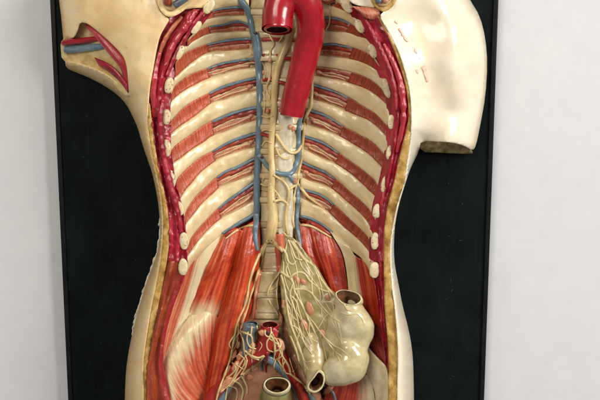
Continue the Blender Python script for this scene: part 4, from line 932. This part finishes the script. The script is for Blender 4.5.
# nerve cords of the loin (viewer's left) and round the great vessels
NB = [
 ([(268, 241), (263.5, 247), (259, 256), (253.5, 269), (249, 285), (247.5, 296), (244, 308), (238, 321), (235, 334), (232.5, 348), (230, 360), (224, 377), (219, 390), (214, 410)], [2.2, 1.7, 1.5, 1.4, 1.5, 1.4, 1.6, 1.4]),
 ([(267.5, 243), (263, 252), (262, 262), (258, 273), (254.5, 285), (250, 298), (247.5, 308), (243.5, 320), (240, 331), (236, 338), (233, 345)], [1.8, 1.4, 1.2, 1.2, 1.1, 1.2]),
 ([(272, 241), (277, 245.5), (282, 251), (283.5, 258), (281.5, 268), (278.5, 274.5), (273, 282), (269, 289), (267.8, 295), (270, 302), (275, 309), (278, 315)], [2.6, 2.0, 1.7, 1.5, 1.2, 1.0]),
 ([(278.6, 275), (277, 286), (277, 298), (278.5, 309)], [1.2, 1.0, .8]), ([(268.5, 290), (273, 289), (277, 287)], .7),
 ([(239.5, 331), (245, 333), (251, 336), (252.5, 342), (253, 350)], [1.2, 1.2, 1.0]), ([(251, 336), (251.5, 330), (252, 326.5)], .9),
 ([(240, 332), (243, 340), (244.3, 352), (247, 360)], [1.1, 1.0, .9]), ([(257, 326), (257, 334), (255, 342)], .9),
 ([(245, 351), (252, 356), (258, 358), (264, 356)], 1.2), ([(264, 356), (257, 364), (248, 370), (241, 376), (234, 382)], [1.3, 1.5, 1.5, 1.2]), ([(247, 360), (245, 368), (241, 375)], 1.0), ([(241, 376), (244, 381), (247, 388), (247, 394)], 1.1), ([(234, 381), (240, 385), (243, 391), (241, 402)], [1.5, 1.5, 1.3]), ([(247, 353), (253, 358), (259, 360)], .8), ([(227, 388), (226, 396), (224, 410)], .9),
 ([(265, 330), (265.5, 335), (269, 337), (271, 333), (271, 328)], .9), ([(271, 336), (274, 341), (275, 352), (274, 360)], [1.3, 1.3, 1.0]), ([(274, 338), (279, 339), (281, 335), (280, 328)], .9), ([(275, 352), (279, 350), (283, 357), (289, 367), (290, 374), (286, 373), (281, 365), (277, 359)], [1.1, 1.1, .9]), ([(279, 350), (281, 344), (279, 339)], .9), ([(276, 359), (274, 367), (277, 372)], .8),
 ([(233, 350), (229, 345), (234, 336)], .9), ([(231, 362), (238, 366), (246, 371)], .8), ([(221, 392), (231, 383), (238, 374), (246, 362)], [.6, .8, .6]),
 ([(236, 340), (241, 346), (239, 354), (233, 358)], .8), ([(239, 354), (245, 360), (243, 367)], .8), ([(226, 378), (232, 374), (236, 368), (231, 362)], .8), ([(248, 332), (247, 340), (250, 347), (256, 349)], .8),
 ([(271, 336), (267, 342), (268, 350), (273, 352)], .8), ([(278, 346), (282, 350), (281, 357), (277, 359)], .8), ([(286, 360), (283, 366), (286, 373)], .8), ([(293, 372), (297, 366), (292, 358)], .7), ([(229, 386), (236, 389), (237, 397), (233, 406)], .9), ([(258, 340), (262, 345), (259, 351)], .7),
]
for p, r in NB: drape('nerve', p, np.atleast_1d(r) * .9, 'nerve', .8, n=8, wob=.3, flat=.7, smooth=1)

# ------------------------------------------------------------------ gut: mesentery, colon, rectum
mes_poly = [(288, 236), (294, 238), (299, 243), (304, 250), (311, 259), (318, 268), (324, 279), (329, 288), (336, 293), (346, 304), (350, 320), (344, 345), (334, 362), (324, 372), (312, 378), (304, 374), (298, 360), (292, 344), (287, 328), (283, 312), (281, 296), (280, 280), (281, 264), (284, 250)]
mes = plate('mesentery', mes_poly, tps([(290, 236, 60), (282, 262, 62), (280, 290, 64), (284, 315, 67), (292, 340, 70), (300, 365, 73), (308, 376, 75), (300, 250, 60), (295, 265, 64), (312, 262, 59), (324, 280, 62), (336, 293, 68), (306, 290, 66.5), (315, 310, 69.5), (305, 320, 69), (330, 320, 74), (345, 310, 76), (345, 345, 76), (325, 350, 76), (330, 370, 76)]), M['mesentery'], T0, res=2.2, skirt=5, lump=1.6, lsc=.08, smooth=2)

def merged(name, balls, mat_, parent, vox=1.5, smooth_it=12, hole=None):
    """one skin over overlapping balls (x,y,d,rx,ry,rd,angle)"""
    bm = bmesh.new()
    for x, y, d, rx, ry, rd, an in balls:
        r = bmesh.ops.create_icosphere(bm, subdivisions=3, radius=1)
        ca, sa = math.cos(an), math.sin(an)
        for v in r['verts']:
            a, b = v.co.x * rx, v.co.y * ry
            v.co = Vector((x + a * ca - b * sa, y + a * sa + b * ca, d + v.co.z * rd))
    me = bpy.data.meshes.new('tmp'); bm.to_mesh(me); bm.free()
    o = bpy.data.objects.new('tmp', me); col.objects.link(o)
    md = o.modifiers.new('r', 'REMESH'); md.mode = 'VOXEL'; md.voxel_size = vox
    sm = o.modifiers.new('s', 'SMOOTH'); sm.iterations = smooth_it; sm.factor = .6
    e = o.evaluated_get(bpy.context.evaluated_depsgraph_get()); m2 = e.to_mesh()
    v = np.empty(len(m2.vertices) * 3); m2.vertices.foreach_get('co', v); v = v.reshape(-1, 3)
    f = [tuple(p.vertices)[::-1] for p in m2.polygons]
    if hole is not None:
        h = np.array([(a, b) for a, b, _ in hole]); c = h.mean(0); top = max(z for _, _, z in hole)
        k = inside(c + (h - c) * .97, v[:, :2]) & (v[:, 2] > top - 22); v[k, 2] = np.minimum(v[k, 2], top - 3) - 15
        k2 = inside(c + (h - c) * 1.12, v[:, :2]) & ~k; v[k2, 2] = np.minimum(v[k2, 2], top - 3)
    e.to_mesh_clear(); bpy.data.objects.remove(o); bpy.data.meshes.remove(me)
    return mesh_obj(name, P(v), f, mat_, parent, v[:, :2], v[:, :2])
gm1 = [(335.5, 293, 81), (338, 299.5, 84), (346, 304.5, 86), (356, 305, 85), (362, 300, 82), (359.5, 294.5, 79), (351, 291, 78), (341, 290, 79)]
gm2 = [(319.5, 370, 87), (324, 373.5, 87), (325, 380, 87), (321.5, 389, 87), (314, 393, 87), (307.5, 389.5, 86), (308, 384, 87), (313.5, 377, 88)]
colon = merged('colon', [
    (348, 301, 72, 14.5, 9, 12, .25), (350, 309, 73, 16, 11, 14, .3), (354, 318, 74, 18, 13, 16, .3), (358, 327, 74, 17, 15, 16, 0), (350, 330, 74, 17, 15, 15, 0), (361, 334, 73, 13.5, 12, 14, 0),
    (340, 324, 70, 14, 17, 13, 0), (359, 343, 73, 11.5, 10, 12, 0), (336, 342, 69, 16, 18, 13, 0), (346, 344, 72, 14, 14, 14, .2),
    (349, 352, 75, 15, 14, 16, .2), (353, 359, 75, 17, 16, 17, 0), (349, 366, 76, 19, 18.5, 18, 0), (341, 370, 76, 19, 17, 17, 0), (333, 373, 75, 13, 14, 14, 0)], M['colon'], T0, vox=1.3, smooth_it=34, hole=gm1)
small = merged('colon_limb', [(313, 345, 66, 13, 16, 9, .1), (314, 357, 69, 13.5, 16, 10, 0), (315.5, 368, 73, 12, 15, 11, .1), (316, 379, 77, 10, 12, 9, .35), (313.5, 385, 78.5, 8.5, 8.5, 8, .35)], M['colon_limb'], T0, vox=1.2, smooth_it=40, hole=gm2)
ringed('gut_mouth', gm1, M['rim'], colon, M['lumen'], 'lumen', wall=1.6, deep=14, axis=(2, 4, -9))
ringed('gut_mouth', gm2, M['rim'], small, M['lumen'], 'lumen', wall=3.4, deep=12, axis=(-1, -1, -10))
rec = tube('rectum', [(276.5, 386.5, 72), (276, 394, 68), (275, 404, 60), (274, 420, 50), (273, 440, 45)], [13.6, 16.2, 18.5, 19, 19], M['rectum'], T0, n=24, cap=False)
ringed('gut_mouth', [(263.5, 384.5, 79), (267, 390.5, 82), (277, 393.8, 84), (287, 390.5, 82), (290.3, 384.5, 79), (287, 379.6, 76), (277, 377.6, 75), (267, 379.4, 76)], M['rim'], rec, M['lumen'], 'lumen', wall=2.0, deep=12, axis=(0, 6, -8))
bake()
for x, y, a, b, an in ((297, 280, 3.2, 6, -.55), (303.5, 282, 2.6, 4.6, -.6), (310, 308.5, 4.4, 8.6, -.35), (328.5, 298.5, 2.6, 5, -.75), (304.5, 325.5, 4.2, 7.6, -.3), (323, 334, 3.6, 6.4, -.55), (283, 304, 1.6, 5, .1), (280.5, 318, 2.6, 6.5, -.2)):
    blob('lymph_node', x, y, depth_at(x, y) + .1, a * .88, b * .88, 2.0, an, M['pink'], mes, lump=.15)
tube('crus_of_diaphragm', [(331, 386), (326, 393), (322, 402), (319, 415)], [3, 3.5, 3.5], M['pink'], T0, lift=1, n=9)
tube('iliac_vein', [(303, 385), (308, 393), (313, 401), (318, 414)], [2.4, 3, 3.2], M['vein_grey'], T0, lift=1, n=9)
tube('iliac_vein', [(322, 384), (330, 389), (334.5, 396), (336, 410)], [1.4, 1.4, 1.3], M['vein_grey'], T0, lift=.8, n=9)
tube('iliac_artery', [(297, 384), (302, 393), (305, 404), (307, 416)], [3, 3, 3], M['artery'], T0, lift=1, n=9)
tube('nerve', [(290, 374), (298, 380), (306, 388), (311, 398), (313, 412)], [1.2, 1.2, 1.0], M['nerve'], T0, lift=1, n=7)
bake()
NM = [
 ([(284, 233), (289, 239), (294, 246), (299, 253), (305, 260), (311, 264), (317, 271), (322, 281), (329, 290), (335, 296), (342, 303), (348, 309)], [1.7, 1.5, 1.4, 1.3, 1.4, 1.3, 1.1, .9]),
 ([(283, 249), (286, 254), (288.5, 262), (293, 264.5), (296, 261)], [1.6, 1.3, 1.0]), ([(288, 240), (292, 249), (296, 258), (302, 260)], [1.2, 1.0, .9]),
 ([(281, 272), (285, 275), (290, 278), (293, 283), (294, 290), (297.5, 297), (302, 305), (306, 314), (311, 325), (317, 337)], [1.7, 1.4, 1.2, 1.1, 1.0, .8]),
 ([(290, 278), (295, 273.5), (300, 272), (305, 274), (309, 280), (315, 285), (322, 290), (330, 292)], [1.3, 1.3, 1.1, 1.0, .8]),
 ([(294, 289.5), (302, 289), (310, 292), (316, 299), (323, 307), (331, 316), (340, 322)], [1.3, 1.2, 1.1, .9, .7]),
 ([(281, 275), (284, 286), (286, 298), (288, 312), (291, 325), (296, 338), (301, 352), (305, 366), (306, 378), (312, 390)], [1.3, 1.2, 1.1, 1.0, .9]),
 ([(293, 284), (290, 294), (293, 305), (297, 317), (300, 330), (304, 342), (312, 354)], [1.1, 1.0, .9, .7]),
 ([(291, 296), (296, 301), (299, 311), (302, 320)], [1.0, .9, .7]), ([(306, 314), (313, 322), (318, 329), (325, 338), (333, 349), (342, 357)], [1.0, .9, .8, .6]), ([(318, 329), (322, 322), (327, 315), (334, 313)], [.8, .7, .6]),
 ([(310, 320), (309, 330), (311, 338), (319, 343)], [.8, .8, .6]), ([(291, 325), (299, 330), (297, 342), (303, 358), (308, 370)], [.8, .9, .8, .6]), ([(301, 352), (306, 362), (311, 361)], [.8, .7]), ([(325, 338), (333, 345), (342, 350), (350, 358)], [.8, .7, .4]), ([(333, 349), (334, 359)], [.6, .4]), ([(336, 352), (340, 362)], [.6, .4]), ([(331, 316), (331, 325)], [.6, .4]), ([(316, 299), (322, 302), (330, 302), (338, 306)], [.9, .8, .6]), ([(322, 307), (322, 316), (326, 322)], [.7, .6]),
 ([(340, 312), (348, 315), (357, 314)], [.6, .5]), ([(357, 314), (362, 319), (364, 325)], [.5, .4]), ([(344, 304), (348, 310), (356, 310), (362, 306)], [1.1, 1.1, .9]), ([(288, 312), (294, 318), (300, 323)], [.7, .6]), ([(285, 300), (290, 310), (291, 322)], .7), ([(286, 328), (291, 338), (296, 350), (300, 365), (304, 378)], [.9, .9, .8]), ([(305, 260), (309, 268), (314, 276)], [.9, .7]), ([(288.5, 262), (286, 270), (288, 276)], [.9, .8]), ([(302, 320), (308, 334), (312, 344), (313, 352)], [.6, .6, .4]), ([(313, 334), (318, 330)], .5), ([(320, 333), (324, 348), (327, 362)], [.7, .6, .4])]
ctrA = np.array([(286, 240), (283, 262), (283, 285), (287, 312), (294, 340), (303, 368)], float); ctrB = np.array([(294, 241), (308, 257), (319, 272), (329, 290), (341, 318), (345, 345)], float)
for k in range(9):
    f0 = rng.uniform(.03, .97); ph = rng.uniform(0, 6); st = rng.integers(0, 3); am = rng.uniform(.04, .11); en_ = rng.uniform(4.0, 5.0)
    qs = np.linspace(st, en_, 7); pl_ = []
    for q in qs:
        i = min(int(q), 4); t = q - i
        f = np.clip(f0 + am * math.sin(q * 2.3 + ph), .02, .98)
        A_ = ctrA[i] * (1 - t) + ctrA[i + 1] * t; B_ = ctrB[i] * (1 - t) + ctrB[i + 1] * t
        pl_.append(tuple(A_ * (1 - f) + B_ * f))
    NM.append((pl_, [.7, .65, .5, .3]))
for p, r in NM: tube('nerve', p, np.atleast_1d(r) * .85, M['nerve_green'], mes, lift=.2, n=8, wob=.3, flat=.6)

# ------------------------------------------------------------------ arm cut and collar bone stubs at the top
plate('fat_layer', [(60, 38), (76, 34), (79, 18), (92, 20), (130, 54), (134, 96), (124, 96), (110, 80), (88, 69), (62, 64)], tps([(62, 40, 24), (62, 62, 20), (80, 22, 36), (90, 66, 30), (110, 60, 40), (130, 60, 50), (128, 92, 48), (100, 35, 42)]), M['fat_cut'], T0, res=2.4, skirt=6, smooth=1, lump=1.2, lsc=.08)
bake()
tube('arm_muscle', [(87, 25, 43), (95, 31.5, 46), (105, 42.5, 49), (115, 54, 51), (123, 64, 52), (127, 76, 50), (129, 88, 47)], [2.2, 3.4, 4.2, 4.4, 4.2, 3.6, 2.4], M['strap'], T0, n=12)
tube('arm_artery', [(63, 43, 26), (70, 41.7, 30), (82, 40.5, 35), (94, 39, 38), (106, 37, 42)], [2.7, 2.9, 2.8, 2.6, 2.6], M['aorta'], T0, n=12)
tube('arm_vein', [(65.5, 50, 26), (76, 49, 30), (90, 47.5, 35), (104, 46, 39), (114, 44, 42)], [3.2, 3.4, 3.4, 3.2, 3.2], M['vein'], T0, n=12)
patch('arm_muscle', [[(94, 57, 42), (108, 63, 48), (118, 71, 51), (128, 84, 52)], [(99, 66, 42), (109, 72, 47), (119, 81, 50), (128, 93, 51)]], M['crimson'], T0, nu=20, nv=8, bulge=2, skirt=4)
def stub(poly, dfn, m): return plate('collar_bone_stub', poly, dfn, m, T0, res=2, skirt=10, smooth=2, lump=.6, lsc=.1)
stub([(154, -30), (156, 0), (159.5, 10), (165, 16), (171, 17.5), (180, 13.5), (188, 7), (194, 0), (200, -10), (204, -30)], lambda p: np.full(len(p), 84.0) - .05 * (p[:, 0] - 154), M['skin'])
stub([(367, -30), (369, -2), (374, 6), (380, 11), (385, 12), (391.5, 8), (396, 2), (399, -30)], lambda p: np.full(len(p), 83.0), M['fat'])
stub([(182, 10), (190, 8.5), (198, 7.5), (204, 8.5), (211, -2), (216, -16), (216, -30), (184, -30)], lambda p: np.full(len(p), 74.0), M['skin'])
stub([(340, -30), (346, -4), (351, 3), (360, 6), (370, 7), (376, 8), (373, 2), (370, -30)], lambda p: np.full(len(p), 78.0), M['skin_pale'])
bake()
plate('stub_hollow', [(160, -30), (161.5, 2), (166, 10), (172, 11.5), (180, 7), (186, 0), (192, -10), (194, -30)], lambda p: np.full(len(p), 84.6), M['fat_cut'], T0, res=2, skirt=2, smooth=2)
plate('stub_hollow', [(371, -30), (373.5, 0), (378, 5.5), (384, 7), (389, 4), (393, -3), (394, -30)], lambda p: np.full(len(p), 83.8), M['fat_cut'], T0, res=2, skirt=2, smooth=2)
bake()
tube('collar_vein', [(175, 5, 86), (181, 1, 86.5), (190, -6, 86), (200, -16, 84)], [3.2, 3.4, 3.4], M['vein_grey'], T0, n=10)
tube('collar_muscle', [(167, 4, 86), (168, -2, 86.5), (170, -12, 86)], [3.4, 3.8, 3.8], M['brownred'], T0, n=10)
tube('collar_vein', [(379, 2, 85), (377, -4, 85), (376, -14, 85)], [3, 3.2, 3.2], M['vein_grey'], T0, n=10)
tube('collar_muscle', [(386, 2, 85), (385, -5, 85), (385, -14, 85)], [2.6, 2.8, 2.8], M['pink'], T0, n=10)
tube('collar_vein', [(390, -1, 85), (390, -6, 85), (391, -14, 85)], [2, 2, 2], M['vein'], T0, n=10)
tube('throat_muscle', [(318, -3, 50), (326, 1, 51), (334, -2, 52), (342, -6, 54)], [2.4, 2.6, 2.4], M['brownred'], T0, n=8)
